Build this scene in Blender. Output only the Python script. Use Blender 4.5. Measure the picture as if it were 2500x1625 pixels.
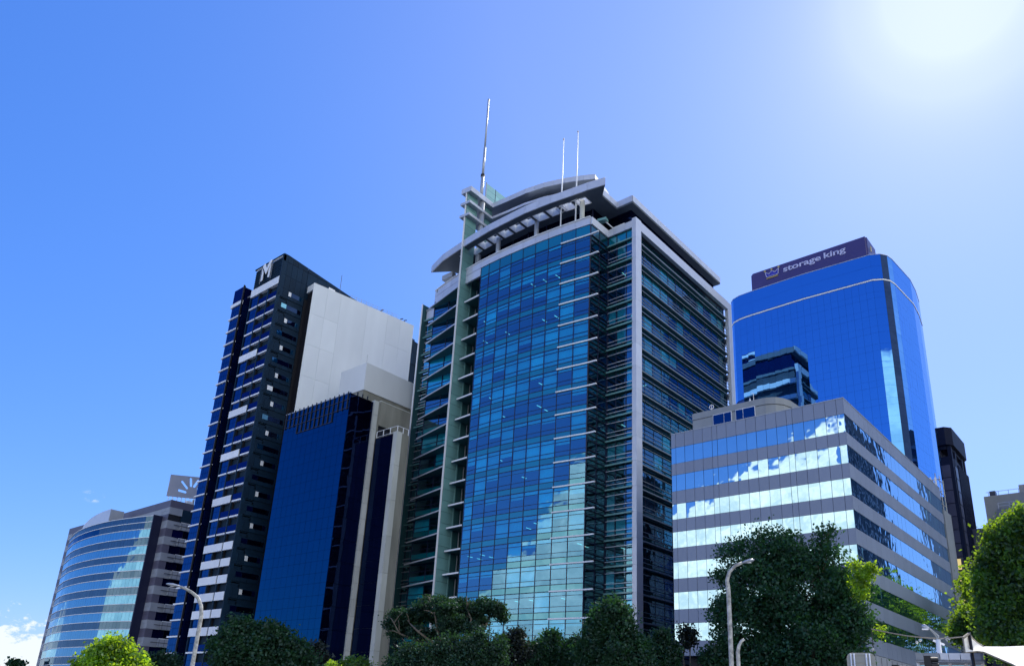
import bpy, bmesh, math, random
import numpy as np
from mathutils import Vector, Matrix
random.seed(7)
S = bpy.context.scene
for o in list(bpy.data.objects): bpy.data.objects.remove(o)
C = S.collection
V3 = Vector

# ------------------------------------------------------------------ camera, sky, sun, exposure
CAM = V3((0, 0, 1.7)); F, CX, CY = 1886., 1301., 1090.
FW = V3((-.61162137, .71865268, .33084382)).normalized()
RT = V3((.77032431, .63626855, .04198571)); RT = (RT - FW * RT.dot(FW)).normalized()
UP = RT.cross(FW)
cd = bpy.data.cameras.new('camera'); cam = bpy.data.objects.new('camera', cd); C.objects.link(cam)
m = Matrix((RT, UP, -FW)).transposed().to_4x4(); m.translation = CAM; cam.matrix_world = m
cd.sensor_width = 36; cd.lens = F / 2500 * 36
cd.shift_x = (1250 - CX) / 2500; cd.shift_y = (CY - 812.5) / 2500
cd.clip_start = .1; cd.clip_end = 5000
S.camera = cam
S.view_settings.view_transform = 'Standard'; S.view_settings.look = 'None'
S.view_settings.exposure = 0; S.view_settings.gamma = 1; S.view_settings.use_curve_mapping = False

SUN_AZ, SUN_EL = math.radians(95.5), math.radians(45.5)
SD = V3((math.cos(SUN_EL) * math.cos(SUN_AZ), math.cos(SUN_EL) * math.sin(SUN_AZ), math.sin(SUN_EL)))
sl = bpy.data.lights.new('sun', 'SUN'); sl.energy = 5.0; sl.angle = math.radians(.5); sl.color = (1, .93, .82)
so = bpy.data.objects.new('sun', sl); C.objects.link(so); so.rotation_euler = SD.to_track_quat('Z', 'Y').to_euler()
so.location = (0, 0, 200)

W = bpy.data.worlds.new('World'); S.world = W; W.use_nodes = True
def world():
    nt = W.node_tree; N = nt.nodes; L = nt.links; N.clear()
    def nd(t, **k):
        n = N.new(t)
        for a, b in k.items(): setattr(n, a, b)
        return n
    def mt(op, a, b=0., c=0., clamp=False):
        n = nd('ShaderNodeMath', operation=op, use_clamp=clamp)
        for i, v in enumerate((a, b, c)):
            if hasattr(v, 'links'): L.new(v, n.inputs[i])
            else: n.inputs[i].default_value = v
        return n.outputs[0]
    def mr(v, a, b, c=0., d=1., t='SMOOTHSTEP'):
        n = nd('ShaderNodeMapRange', interpolation_type=t)
        L.new(v, n.inputs[0])
        for i, x in enumerate((a, b, c, d)):
            if hasattr(x, 'links'): L.new(x, n.inputs[1 + i])
            else: n.inputs[1 + i].default_value = x
        return n.outputs[0]
    def mix(f, a, b, bt='MIX'):
        n = nd('ShaderNodeMix', data_type='RGBA', blend_type=bt)
        for i, v in ((0, f), (6, a), (7, b)):
            if hasattr(v, 'links'): L.new(v, n.inputs[i])
            else: n.inputs[i].default_value = v if i == 0 else (*v, 1)
        return n.outputs[2]
    tc = nd('ShaderNodeTexCoord'); g = tc.outputs['Generated']
    sp = nd('ShaderNodeSeparateXYZ'); L.new(g, sp.inputs[0])
    x, y, z = sp.outputs
    el = mt('MULTIPLY', mt('ARCSINE', z), 57.29578)
    az = mt('MULTIPLY', mt('ARCTAN2', y, x), 57.29578)
    sky = nd('ShaderNodeTexSky', sky_type='NISHITA', sun_disc=False)
    sky.sun_elevation = SUN_EL; sky.sun_rotation = math.pi / 2 - SUN_AZ
    sky.air_density = SKY['air']; sky.dust_density = SKY['dust']; sky.ozone_density = SKY['ozone']; sky.altitude = 0
    # camera-like response of the sky colour: each channel a * c^g
    sr = nd('ShaderNodeSeparateColor'); L.new(sky.outputs[0], sr.inputs[0]); cr = nd('ShaderNodeCombineColor')
    for i, (aa, gg) in enumerate(SKY['resp']):
        L.new(mt('MULTIPLY', mt('POWER', mt('MULTIPLY', sr.outputs[i], .1), gg), aa * 10), cr.inputs[i])
    col = cr.outputs[0]
    # aureole of the hazy air round the sun (same in every direction from it)
    dp = nd('ShaderNodeVectorMath', operation='DOT_PRODUCT'); L.new(g, dp.inputs[0]); dp.inputs[1].default_value = SD
    d = mt('MAXIMUM', dp.outputs['Value'], 0.)
    for p, k, c in SKY['glow']:
        col = mix(mt('MULTIPLY', mt('POWER', d, p), k), col, c, 'ADD')
    # clouds: cumulus bank behind the camera (its unseen right part added as fill light), a low bank left, a wisp
    def noise(sc, det=6., off=(0, 0, 0), rough=.55):
        mp = nd('ShaderNodeMapping'); L.new(g, mp.inputs[0]); mp.inputs['Location'].default_value = off
        mp.inputs['Scale'].default_value = (1, 1, 1.6)
        n = nd('ShaderNodeTexNoise'); L.new(mp.outputs[0], n.inputs[0]); n.inputs['Scale'].default_value = sc
        n.inputs['Detail'].default_value = det; n.inputs['Roughness'].default_value = rough
        return n.outputs[0]
    n1 = noise(9., 8.); n2 = noise(30., 8., (3, 1, 2)); nl = noise(2.6, 4., (1, 5, 2))
    wob = mt('ADD', mt('MULTIPLY', mt('SUBTRACT', n1, .5), 9.), mt('MULTIPLY', mt('SUBTRACT', n2, .5), 5.))
    # height of the bank's top over azimuth, raised on the unseen right to light walls
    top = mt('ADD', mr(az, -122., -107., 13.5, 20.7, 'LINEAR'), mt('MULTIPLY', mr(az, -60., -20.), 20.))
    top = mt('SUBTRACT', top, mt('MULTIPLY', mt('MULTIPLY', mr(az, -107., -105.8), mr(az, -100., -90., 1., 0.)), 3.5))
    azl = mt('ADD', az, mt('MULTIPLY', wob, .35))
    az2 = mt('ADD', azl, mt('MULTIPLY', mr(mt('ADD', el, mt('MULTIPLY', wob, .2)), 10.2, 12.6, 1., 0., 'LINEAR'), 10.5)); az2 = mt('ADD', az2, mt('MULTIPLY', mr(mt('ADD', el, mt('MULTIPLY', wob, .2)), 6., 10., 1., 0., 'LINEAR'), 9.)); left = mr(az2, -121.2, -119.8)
    right = mr(azl, 35., 60., 1., 0.)  # unseen right end, stretched this far to light the facades
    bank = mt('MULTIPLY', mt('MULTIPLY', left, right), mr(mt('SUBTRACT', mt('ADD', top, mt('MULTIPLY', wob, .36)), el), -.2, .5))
    # far low clouds all round the horizon, thinner
    lowtop = mt('ADD', 4.2, mt('ADD', mt('MULTIPLY', wob, .55), mt('MULTIPLY', mt('SUBTRACT', noise(70., 8., (9, 4, 1), .6), .5), 9.)))
    low = mt('MULTIPLY', mr(mt('SUBTRACT', lowtop, el), -.5, .9), mr(az, 128., 150.))
    low2 = mt('MULTIPLY', mr(mt('SUBTRACT', mt('ADD', 5.5, wob), el), -.4, 1.6), mr(az, -120., -125., 0., 1.))
    low2 = mt('MULTIPLY', low2, mr(nl, .48, .6))
    wx = mt('DIVIDE', mt('SUBTRACT', az, 160.55), .85); wy = mt('DIVIDE', mt('SUBTRACT', el, 12.35), .45)
    wr = mt('SQRT', mt('ADD', mt('MULTIPLY', wx, wx), mt('MULTIPLY', wy, wy)))
    n4 = noise(75., 5., (2, 2, 2))
    wisp = mt('MULTIPLY', mr(wr, 1., .1), mr(n4, .47, .62))
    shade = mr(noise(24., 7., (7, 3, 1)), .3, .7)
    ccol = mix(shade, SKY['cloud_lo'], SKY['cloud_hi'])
    # forward-scattering side of the sky: clouds thinner looking
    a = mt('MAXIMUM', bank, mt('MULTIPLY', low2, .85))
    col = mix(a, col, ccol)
    col = mix(mt('MULTIPLY', mt('MAXIMUM', low, wisp), .93), col, SKY['cloud_left'])
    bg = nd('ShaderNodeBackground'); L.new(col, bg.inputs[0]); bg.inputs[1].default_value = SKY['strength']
    out = nd('ShaderNodeOutputWorld'); L.new(bg.outputs[0], out.inputs[0])
SKY = dict(air=1.0, dust=.3, ozone=3.0, strength=.1, resp=((1.004, 1.1), (1.04, .8), (1.60, .55)),
           glow=((900., 6., (1, 1, 1)), (280., 4.6, (1, .93, .95)), (6., 2.0, (1, .70, .1))),
           cloud_lo=(12., 13.8, 14.5), cloud_hi=(20., 20., 19.5), cloud_left=(9.6, 10.3, 10.6))  # cloud brightness raised so the bank also lights the shaded walls
world()

# ------------------------------------------------------------------ helpers
def ray(px, py):
    d = RT * (px - CX) / F - UP * (py - CY) / F + FW
    return d / math.hypot(d.x, d.y)
def at(px, py, D): return CAM + ray(px, py) * D

WL = {}                                  # world location of every parent
def link(o, parent=None, wl=V3((0, 0, 0))):
    C.objects.link(o)
    if parent: o.parent = parent
    WL[o.name] = wl
    return o
def tag(o, label=None, cat=None, group=None, kind=None):
    for k, v in (('label', label), ('category', cat), ('group', group), ('kind', kind)):
        if v: o[k] = v
    return o
def thing(name, loc, label, cat, group=None):
    o = bpy.data.objects.new(name, None); o.empty_display_size = .5
    o.location = loc; link(o, None, V3(loc)); return tag(o, label, cat, group)
class MB:
    def __init__(s): s.v = []; s.f = []
    def add(s, vs, fs):
        b = len(s.v); s.v += [tuple(p) for p in vs]; s.f += [tuple(b + i for i in f) for f in fs]; return s
    def box(s, x0, x1, y0, y1, z0, z1):
        return s.add([(x, y, z) for z in (z0, z1) for x, y in ((x0, y0), (x1, y0), (x1, y1), (x0, y1))],
                     [(3, 2, 1, 0), (4, 5, 6, 7), (0, 1, 5, 4), (1, 2, 6, 5), (2, 3, 7, 6), (3, 0, 4, 7)])
    def obox(s, p, U, w, h, t, out=0.):
        """box on a facade: p lower left at outer face, U along, inward depth t"""
        p = V3(p); U = V3(U).normalized(); I = V3((-U.y, U.x, 0)); Z = V3((0, 0, 1)); p = p - I * out
        q = [p, p + U * w, p + U * w + I * t, p + I * t]
        return s.add([a + Z * k for k in (0, h) for a in q], [(3, 2, 1, 0), (4, 5, 6, 7), (0, 1, 5, 4), (1, 2, 6, 5), (2, 3, 7, 6), (3, 0, 4, 7)])
    def prism(s, poly, z0, z1):
        n = len(poly); a = sum(poly[i][0] * poly[(i + 1) % n][1] - poly[(i + 1) % n][0] * poly[i][1] for i in range(n))
        if a < 0: poly = poly[::-1]
        zs = z0 if isinstance(z0, (list, tuple)) else [z0] * n
        ze = z1 if isinstance(z1, (list, tuple)) else [z1] * n
        if a < 0: zs = list(zs)[::-1]; ze = list(ze)[::-1]
        vs = [(p[0], p[1], zs[i]) for i, p in enumerate(poly)] + [(p[0], p[1], ze[i]) for i, p in enumerate(poly)]
        return s.add(vs, [tuple(range(n))[::-1], tuple(range(n, 2 * n))] + [(i, (i + 1) % n, n + (i + 1) % n, n + i) for i in range(n)])
    def tube(s, pts, r, n=8, caps=True):
        pts = [V3(p) for p in pts]; rs = r if isinstance(r, (list, tuple)) else [r] * len(pts); b = len(s.v)
        prev = None
        for i, p in enumerate(pts):
            t = (pts[min(i + 1, len(pts) - 1)] - pts[max(i - 1, 0)]).normalized()
            a = t.orthogonal().normalized() if prev is None else (prev - t * prev.dot(t)).normalized()
            prev = a; c = t.cross(a)
            for k in range(n):
                an = 2 * math.pi * k / n
                s.v.append(tuple(p + (a * math.cos(an) + c * math.sin(an)) * rs[i]))
        for i in range(len(pts) - 1):
            for k in range(n):
                s.f.append((b + i * n + k, b + i * n + (k + 1) % n, b + (i + 1) * n + (k + 1) % n, b + (i + 1) * n + k))
        if caps: s.f.append(tuple(b + k for k in range(n))[::-1]); s.f.append(tuple(b + (len(pts) - 1) * n + k for k in range(n)))
        return s
    def build(s, name, mat, parent=None, smooth=False, kind=None, label=None, wl=None):
        off = WL[parent.name] if parent else V3((0, 0, 0))
        me = bpy.data.meshes.new(name); o_ = wl or off
        me.from_pydata([(a - o_[0], b - o_[1], c - o_[2]) for a, b, c in s.v], [], s.f)
        me.materials.append(mat)
        if smooth: me.shade_smooth()
        o = bpy.data.objects.new(name, me); o.location = V3(o_) - off; link(o, parent, V3(o_))
        if kind: o['kind'] = kind
        if label: o['label'] = label
        return o
BOXC = {}
def panel(name, p, U, w, h, t, mat, parent, tilt=0., out=0.):
    """one pane / panel: an object, meshes shared by size"""
    key = (round(w, 3), round(h, 3), round(t, 3), mat.name)
    me = BOXC.get(key)
    if me is None:
        me = bpy.data.meshes.new('panel_mesh')
        me.from_pydata([(x, y, z) for z in (0, h) for x, y in ((0, 0), (w, 0), (w, t), (0, t))], [],
                       [(3, 2, 1, 0), (4, 5, 6, 7), (0, 1, 5, 4), (1, 2, 6, 5), (2, 3, 7, 6), (3, 0, 4, 7)])
        me.materials.append(mat); BOXC[key] = me
    U = V3(U).normalized(); o = bpy.data.objects.new(name, me)
    I = V3((-U.y, U.x, 0))
    o.location = V3(p) - I * out - WL[parent.name]
    o.rotation_euler = (random.gauss(0, tilt), 0, math.atan2(U.y, U.x) + random.gauss(0, tilt))
    return link(o, parent, V3(p))

# ------------------------------------------------------------------ materials
def newmat(name):
    m = bpy.data.materials.new(name); m.use_nodes = True; m.node_tree.nodes.clear(); return m, m.node_tree.nodes, m.node_tree.links
def mat(name, col, rough=.6, metal=0., spec=.5, var=.12, scale=.6, rnd=.06, bump=0., streak=0., trans=None):
    m, N, L = newmat(name)
    b = N.new('ShaderNodeBsdfPrincipled'); out = N.new('ShaderNodeOutputMaterial'); L.new(b.outputs[0], out.inputs[0])
    b.inputs['Roughness'].default_value = rough; b.inputs['Metallic'].default_value = metal; b.inputs['Specular IOR Level'].default_value = spec
    tc = N.new('ShaderNodeTexCoord'); mp = N.new('ShaderNodeMapping'); L.new(tc.outputs['Object'], mp.inputs[0])
    if streak: mp.inputs['Scale'].default_value = (1, 1, streak)
    no = N.new('ShaderNodeTexNoise'); L.new(mp.outputs[0], no.inputs[0]); no.inputs['Scale'].default_value = scale; no.inputs['Detail'].default_value = 6
    oi = N.new('ShaderNodeObjectInfo')
    mr = N.new('ShaderNodeMapRange'); L.new(no.outputs[0], mr.inputs[0]); mr.inputs[1].default_value = .3; mr.inputs[2].default_value = .7
    mr.inputs[3].default_value = 1 - var; mr.inputs[4].default_value = 1 + var
    m2 = N.new('ShaderNodeMapRange'); L.new(oi.outputs['Random'], m2.inputs[0]); m2.inputs[3].default_value = 1 - rnd; m2.inputs[4].default_value = 1 + rnd
    mu = N.new('ShaderNodeMath'); mu.operation = 'MULTIPLY'; L.new(mr.outputs[0], mu.inputs[0]); L.new(m2.outputs[0], mu.inputs[1])
    vm = N.new('ShaderNodeVectorMath'); vm.operation = 'SCALE'; vm.inputs[0].default_value = col; L.new(mu.outputs[0], vm.inputs['Scale'])
    L.new(vm.outputs[0], b.inputs['Base Color'])
    if bump:
        bp = N.new('ShaderNodeBump'); bp.inputs['Strength'].default_value = bump; bp.inputs['Distance'].default_value = .05
        n3 = N.new('ShaderNodeTexNoise'); n3.inputs['Scale'].default_value = 12; L.new(tc.outputs['Object'], n3.inputs[0]); L.new(n3.outputs[0], bp.inputs['Height']); L.new(bp.outputs[0], b.inputs['Normal'])
    return m
def glass(name, base, tint, lo, hi, rough=.015, see=None, wav=.35, ws=.35, rnd=.25):
    """reflective facade glass: coated (tinted) mirror over a dark body, or over a see-through pane when see is a colour"""
    m, N, L = newmat(name); out = N.new('ShaderNodeOutputMaterial')
    tc = N.new('ShaderNodeTexCoord'); oi = N.new('ShaderNodeObjectInfo')
    no = N.new('ShaderNodeTexNoise'); no.noise_dimensions = '4D'; no.inputs['Scale'].default_value = ws; no.inputs['Detail'].default_value = 1.5
    w = N.new('ShaderNodeMath'); w.operation = 'MULTIPLY'; L.new(oi.outputs['Random'], w.inputs[0]); w.inputs[1].default_value = 40.; L.new(w.outputs[0], no.inputs['W'])
    L.new(tc.outputs['Object'], no.inputs['Vector'])
    bp = N.new('ShaderNodeBump'); bp.inputs['Strength'].default_value = wav; bp.inputs['Distance'].default_value = .06; L.new(no.outputs[0], bp.inputs['Height'])
    gl = N.new('ShaderNodeBsdfGlossy'); gl.inputs['Roughness'].default_value = rough; gl.inputs['Color'].default_value = (*tint, 1); L.new(bp.outputs[0], gl.inputs['Normal'])
    if see:
        df = N.new('ShaderNodeBsdfTransparent'); ge = N.new('ShaderNodeNewGeometry'); ms_ = N.new('ShaderNodeMix'); ms_.data_type = 'RGBA'
        L.new(ge.outputs['Backfacing'], ms_.inputs[0]); ms_.inputs[6].default_value = (*see, 1); ms_.inputs[7].default_value = (1, 1, 1, 1); L.new(ms_.outputs[2], df.inputs['Color'])
    else:
        df = N.new('ShaderNodeBsdfDiffuse')
        m2 = N.new('ShaderNodeMapRange'); L.new(oi.outputs['Random'], m2.inputs[0]); m2.inputs[3].default_value = 1 - rnd; m2.inputs[4].default_value = 1 + rnd
        vm = N.new('ShaderNodeVectorMath'); vm.operation = 'SCALE'; vm.inputs[0].default_value = base; L.new(m2.outputs[0], vm.inputs['Scale']); L.new(vm.outputs[0], df.inputs['Color'])
    lw = N.new('ShaderNodeLayerWeight'); lw.inputs['Blend'].default_value = .35
    pw = N.new('ShaderNodeMath'); pw.operation = 'POWER'; L.new(lw.outputs['Facing'], pw.inputs[0]); pw.inputs[1].default_value = 5.
    mc = N.new('ShaderNodeMix'); mc.data_type = 'RGBA'; L.new(pw.outputs[0], mc.inputs[0]); mc.inputs[6].default_value = (*tint, 1); mc.inputs[7].default_value = (.9, .95, 1, 1); L.new(mc.outputs[2], gl.inputs['Color'])
    mr = N.new('ShaderNodeMapRange'); L.new(lw.outputs['Fresnel'], mr.inputs[0]); mr.inputs[3].default_value = lo; mr.inputs[4].default_value = hi
    fac = mr.outputs[0]
    if see:
        iv = N.new('ShaderNodeMath'); iv.operation = 'SUBTRACT'; iv.inputs[0].default_value = 1.; L.new(ge.outputs['Backfacing'], iv.inputs[1])
        mf = N.new('ShaderNodeMath'); mf.operation = 'MULTIPLY'; L.new(fac, mf.inputs[0]); L.new(iv.outputs[0], mf.inputs[1]); fac = mf.outputs[0]
    mx = N.new('ShaderNodeMixShader'); L.new(fac, mx.inputs[0]); L.new(df.outputs[0], mx.inputs[1]); L.new(gl.outputs[0], mx.inputs[2])
    L.new(mx.outputs[0], out.inputs[0]); return m
def emis(name, col, k):
    m, N, L = newmat(name); e = N.new('ShaderNodeEmission'); e.inputs[0].default_value = (*col, 1); e.inputs[1].default_value = k
    o = N.new('ShaderNodeOutputMaterial'); L.new(e.outputs[0], o.inputs[0]); return m
def leafmat(name, col, tr, mixf=.45):
    m, N, L = newmat(name); out = N.new('ShaderNodeOutputMaterial')
    tc = N.new('ShaderNodeTexCoord'); no = N.new('ShaderNodeTexNoise'); no.inputs['Scale'].default_value = 1.1; no.inputs['Detail'].default_value = 5; L.new(tc.outputs['Object'], no.inputs[0])
    mr = N.new('ShaderNodeMapRange'); L.new(no.outputs[0], mr.inputs[0]); mr.inputs[1].default_value = .35; mr.inputs[2].default_value = .65; mr.inputs[3].default_value = .6; mr.inputs[4].default_value = 1.45
    def sc(c):
        v = N.new('ShaderNodeVectorMath'); v.operation = 'SCALE'; v.inputs[0].default_value = c; L.new(mr.outputs[0], v.inputs['Scale']); return v.outputs[0]
    d = N.new('ShaderNodeBsdfDiffuse'); L.new(sc(col), d.inputs[0]); t = N.new('ShaderNodeBsdfTranslucent'); L.new(sc(tr), t.inputs[0])
    g = N.new('ShaderNodeBsdfGlossy'); g.inputs['Roughness'].default_value = .5; g.inputs[0].default_value = (.7, .8, .9, 1)
    a = N.new('ShaderNodeMixShader'); a.inputs[0].default_value = mixf; L.new(d.outputs[0], a.inputs[1]); L.new(t.outputs[0], a.inputs[2])
    b = N.new('ShaderNodeMixShader'); b.inputs[0].default_value = .03; L.new(a.outputs[0], b.inputs[1]); L.new(g.outputs[0], b.inputs[2]); L.new(b.outputs[0], out.inputs[0]); return m

M = dict(
 alu=mat('pale grey aluminium cladding', (.60, .62, .68), .38, .25, var=.05),
 alu2=mat('brushed grey aluminium', (.40, .43, .48), .4, .3, var=.06),
 louv=mat('louvre grey', (.20, .24, .29), .5, .1, var=.05),
 soffit=mat('grey soffit panel', (.10, .125, .155), .55, var=.06),
 white=mat('white painted metal', (.84, .85, .86), .45, var=.04),
 greenpanel=mat('pale green glass panel', (.16, .33, .32), .22, var=.10, scale=.25, spec=.6),
 greensoff=mat('green-grey soffit', (.03, .11, .12), .5, var=.1),
 darkbody=mat('dark interior structure', (.012, .016, .03), .8, var=.2),
 mull=mat('dark navy window frame', (.006, .010, .045), .5, var=.05),
 core=mat('office core wall', (.05, .07, .09), .8, var=.3, scale=.3),
 slab=mat('office ceiling', (.16, .2, .22), .9, var=.1),
 blind=mat('pale roller blind', (.80, .88, .86), .9, var=.03, rnd=.25),
 conc=mat('weathered beige concrete', (.25, .245, .205), .85, var=.24, scale=.5, streak=.2, bump=.2),
 conc2=mat('pale concrete pilaster', (.50, .51, .47), .8, var=.12, scale=.5, streak=.3),
 rendw=mat('white rendered wall', (.84, .87, .86), .8, var=.06, scale=.22, rnd=.03, streak=.3),
 rendg=mat('pale grey rendered wall', (.74, .76, .75), .8, var=.06, scale=.15, rnd=.02, streak=.3),
 darkclad=mat('charcoal cladding', (.004, .022, .048), .6, spec=.2, var=.12, scale=.4, rnd=.18),
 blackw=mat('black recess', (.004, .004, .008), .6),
 gclad=mat('grey aluminium spandrel', (.225, .265, .36), .42, .1, var=.05, rnd=.05, streak=.4, scale=.5),
 gclad2=mat('grey rooftop cladding', (.25, .27, .29), .5, var=.1, streak=.3),
 purple=mat('purple grey cladding', (.10, .095, .14), .5, var=.08, rnd=.08),
 lgrey=mat('light grey banded cladding', (.30, .32, .36), .55, var=.08, rnd=.08),
 gold=mat('brass', (.55, .42, .16), .4, .3),
 signblue=mat('indigo sign panel', (.045, .035, .16), .4, var=.05),
 letter=mat('pale lilac sign letter', (.55, .56, .80), .5, var=.02),
 crownblue=mat('bright blue crown enamel', (.03, .03, .35), .4),
 steel=mat('galvanised steel', (.36, .37, .36), .45, .4, var=.15, scale=3.),
 paintpole=mat('flaking pale lamp pole', (.40, .40, .38), .6, .1, var=.45, scale=5.),
 bark=mat('bark', (.13, .11, .085), .9, var=.35, scale=3., bump=.5),
 asphalt=mat('asphalt', (.05, .05, .052), .9, var=.2), paving=mat('concrete paving', (.28, .27, .25), .9),
 ground=mat('ground', (.105, .13, .165), .95, var=.3, scale=.05), line=mat('white road paint', (.75, .75, .73), .7),
 kerb=mat('kerb stone', (.34, .33, .31), .85), cable=mat('cable', (.25, .22, .17), .8), sail=mat('cream shade cloth', (.80, .76, .68), .8, var=.03),
 navyjoint=mat('blue gasket', (.01, .07, .36), .5),
 black=mat('black powder coat', (.008, .008, .012), .5), signback=mat('sign back aluminium', (.33, .33, .31), .5, .3, var=.08),
 dtower=mat('dark brown tower cladding', (.008, .014, .040), .6, spec=.15, var=.15, rnd=.15), dpanel=mat('slate tower panel', (.06, .065, .11), .4, rnd=.2),
 cream=mat('cream painted render', (.50, .49, .44), .8, var=.06),
 light=emis('ceiling light', (1, .97, .9), 1.6), yellow=emis('lit office window', (1, .8, .35), .8),
 g_arc=glass('blue curtain wall glass', None, (.26, .57, .82), .34, 1., see=(.12, .72, .88)),
 g_span=glass('teal spandrel glass', (.0, .13, .17), (.30, .66, .78), .26, 1.),
 g_side=glass('dark office side glass', None, (.35, .65, .85), .16, 1., see=(.12, .44, .52), wav=.8, ws=.6),
 g_sidesp=glass('dark green spandrel glass', (.004, .03, .035), (.35, .65, .8), .14, .8, wav=.7),
 g_dark=glass('dark blue mirror glass', (.0, .004, .02), (.01, .20, .50), .20, 1., wav=.2),
 g_black=glass('black mirror glass', (.001, .001, .006), (.15, .3, .8), .06, .7, wav=.5),
 g_m=glass('navy apartment glass', (.001, .006, .04), (.03, .20, .55), .20, 1., wav=.5),
 g_m2=glass('balcony glass', (.001, .003, .03), (.01, .08, .36), .16, 1., wav=.3),
 g_st=glass('bright blue mirror glass', (.0, .010, .05), (.17, .46, .88), .72, 1., wav=.55, ws=.22),
 g_grey=glass('clear mirror window', (.0, .02, .05), (.60, .84, .98), .66, 1., wav=.4, ws=.5),
 g_greys=glass('wavy side mirror window', (.0, .02, .05), (.46, .74, .96), .6, .95, wav=.6, ws=.5),
 g_left=glass('blue ribbon window', (.0, .03, .09), (.28, .64, .90), .42, 1., wav=.6),
 g_leftsp=glass('blue grey spandrel glass', (.02, .045, .08), (.20, .32, .44), .3, .9, wav=.5),
 g_frost=glass('frosted green glass screen', (.22, .44, .43), (.6, .8, .8), .15, .8, rough=.2),
)
X1 = V3((1, 0, 0)); Y1 = V3((0, 1, 0)); Z1 = V3((0, 0, 1))

# ------------------------------------------------------------------ ground (below the frame)
def flat(name, x0, x1, y0, y1, z, m, t=None):
    b = MB()
    if t: b.box(x0, x1, y0, y1, z - t, z)
    else: b.add([(x0, y0, z), (x1, y0, z), (x1, y1, z), (x0, y1, z)], [(0, 1, 2, 3)])
    return tag(b.build(name, m), kind='structure')
flat('ground', -3000, 3000, -3000, 3000, 0, M['ground'])
flat('road', -900, 900, 6, 26, .004, M['asphalt'])
flat('pavement', -900, 900, 26.15, 40, .13, M['paving'], .126)
flat('kerb', -900, 900, 26, 26.15, .13, M['kerb'], .13)
b = MB()
for i in range(-60, 60): b.add([(i * 9, 15.9, .008), (i * 9 + 3, 15.9, .008), (i * 9 + 3, 16.05, .008), (i * 9, 16.05, .008)], [(0, 1, 2, 3)])
tag(b.build('lane_markings', M['line']), kind='structure')

# ================================================================== 1. the curved glass office tower
T = thing('glass_office_tower', (-85, 108, 0), 'tall curved blue glass office tower with green blade fin and layered roof canopies', 'building')
FL = 3.9; ZS = [77.5 - FL * k for k in range(18)]          # sunshade levels, roof storey first
def arcY(x): return 86.95 + (x + 82) ** 2 / (2 * (125. if x > -82 else 85.))
def arcP(x, z=0., d=0.):
    s = (x + 82) / (125. if x > -82 else 85.)
    n = V3((s, -1, 0)).normalized(); return V3((x, arcY(x), z)) - n * d
# structure behind the glass
b = MB(); b.box(-109.6, -60.2, 101, 127.6, 0, 80.6); b.box(-103, -65, 93.6, 101, 0, 80.6).build('core', M['core'], T)
for k, z in enumerate([81.0] + ZS):
    pts = [arcP(x, 0, .25) for x in (-88.8, -87, -82, -77, -72, -68, -64.9)]
    poly = [(-109.5, 93.9), (-102.7, 93.9), (-102.7, 89.3), (-93.4, 89.3), (-93.4, 93.9), (-88.8, 93.9)] + [(p.x, p.y) for p in pts] + [(-64.9, 93.7), (-60.1, 93.7), (-60.1, 127.9), (-109.5, 127.9)]
    MB().prism(poly, z - .75, z - .12).build('floor_slab', M['slab'], T)
# ceiling lights, seen through the glass
random.seed(11)
for k in range(0, 17):
    z = ZS[k] - .82
    dens = (.05, .5, .1, .65, .05, .12, .45, .08, .5, .1, .6, .1, .3, .5, .25, .6, .3)[k]
    for i in range(9):
        if random.random() < dens * .6:
            x = -66.3 - i * 2.73 + random.uniform(-.2, .2)
            for yo in ((1.3,) if random.random() < .6 else (1.2, 3.3)):
                p = arcP(x, z, yo); MB().box(p.x - .045, p.x + .045, p.y, p.y + 1.15, z, z + .05).build('ceiling_light', M['light'], T)
    for i in range(8):
        if random.random() < dens * .6:
            y = 96 + i * 2.8; MB().box(-61.7, -60.6, y, y + .14, z, z + .05).build('ceiling_light', M['light'], T)
    if random.random() < dens: MB().box(-62.6, -62.5, 94.6, 95.8, z, z + .05).build('ceiling_light', M['light'], T)
ROWS = ((.03, .66, 'transom_pane'), (.66, 2.2, 'window_pane'), (2.2, 2.93, 'lower_pane'), (2.93, 3.87, 'spandrel_panel'))
arcx = [-64.6 - 2.73 * i for i in range(9)] + [-88.6]
def strip_col(p0, p1, kmin=0, kmax=16, sets=None, tilt=.003, pre='', fins=False):
    """one column of glazing between plan points p0 (left) and p1 (right)"""
    U = (p1 - p0); w = U.length; U = U.normalized(); I = V3((-U.y, U.x, 0))
    for k in range(kmin, kmax + 1):
        for a, c, nm in ROWS:
            z = ZS[k] - c
            mt_ = sets[1] if nm == 'spandrel_panel' else sets[0]
            if sets[0] is M['g_side'] or sets[2]: mt_ = sets[0] if nm in ('window_pane', 'lower_pane') else sets[1]
            panel(pre + nm, (p0.x + U.x * .035, p0.y + U.y * .035, z + .035), U, w - .07, c - a - .07, .04, mt_, T, tilt)
def blinds(p0, p1, k, drop, m=None):
    U = (p1 - p0); w = U.length; U = U.normalized()
    panel('blind', (p0.x + U.x * .06, p0.y + U.y * .06, ZS[k] - .05 - drop), U, w - .12, drop, .02, m or M['blind'], T, 0, out=-.16)
random.seed(5)
state = {}
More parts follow.
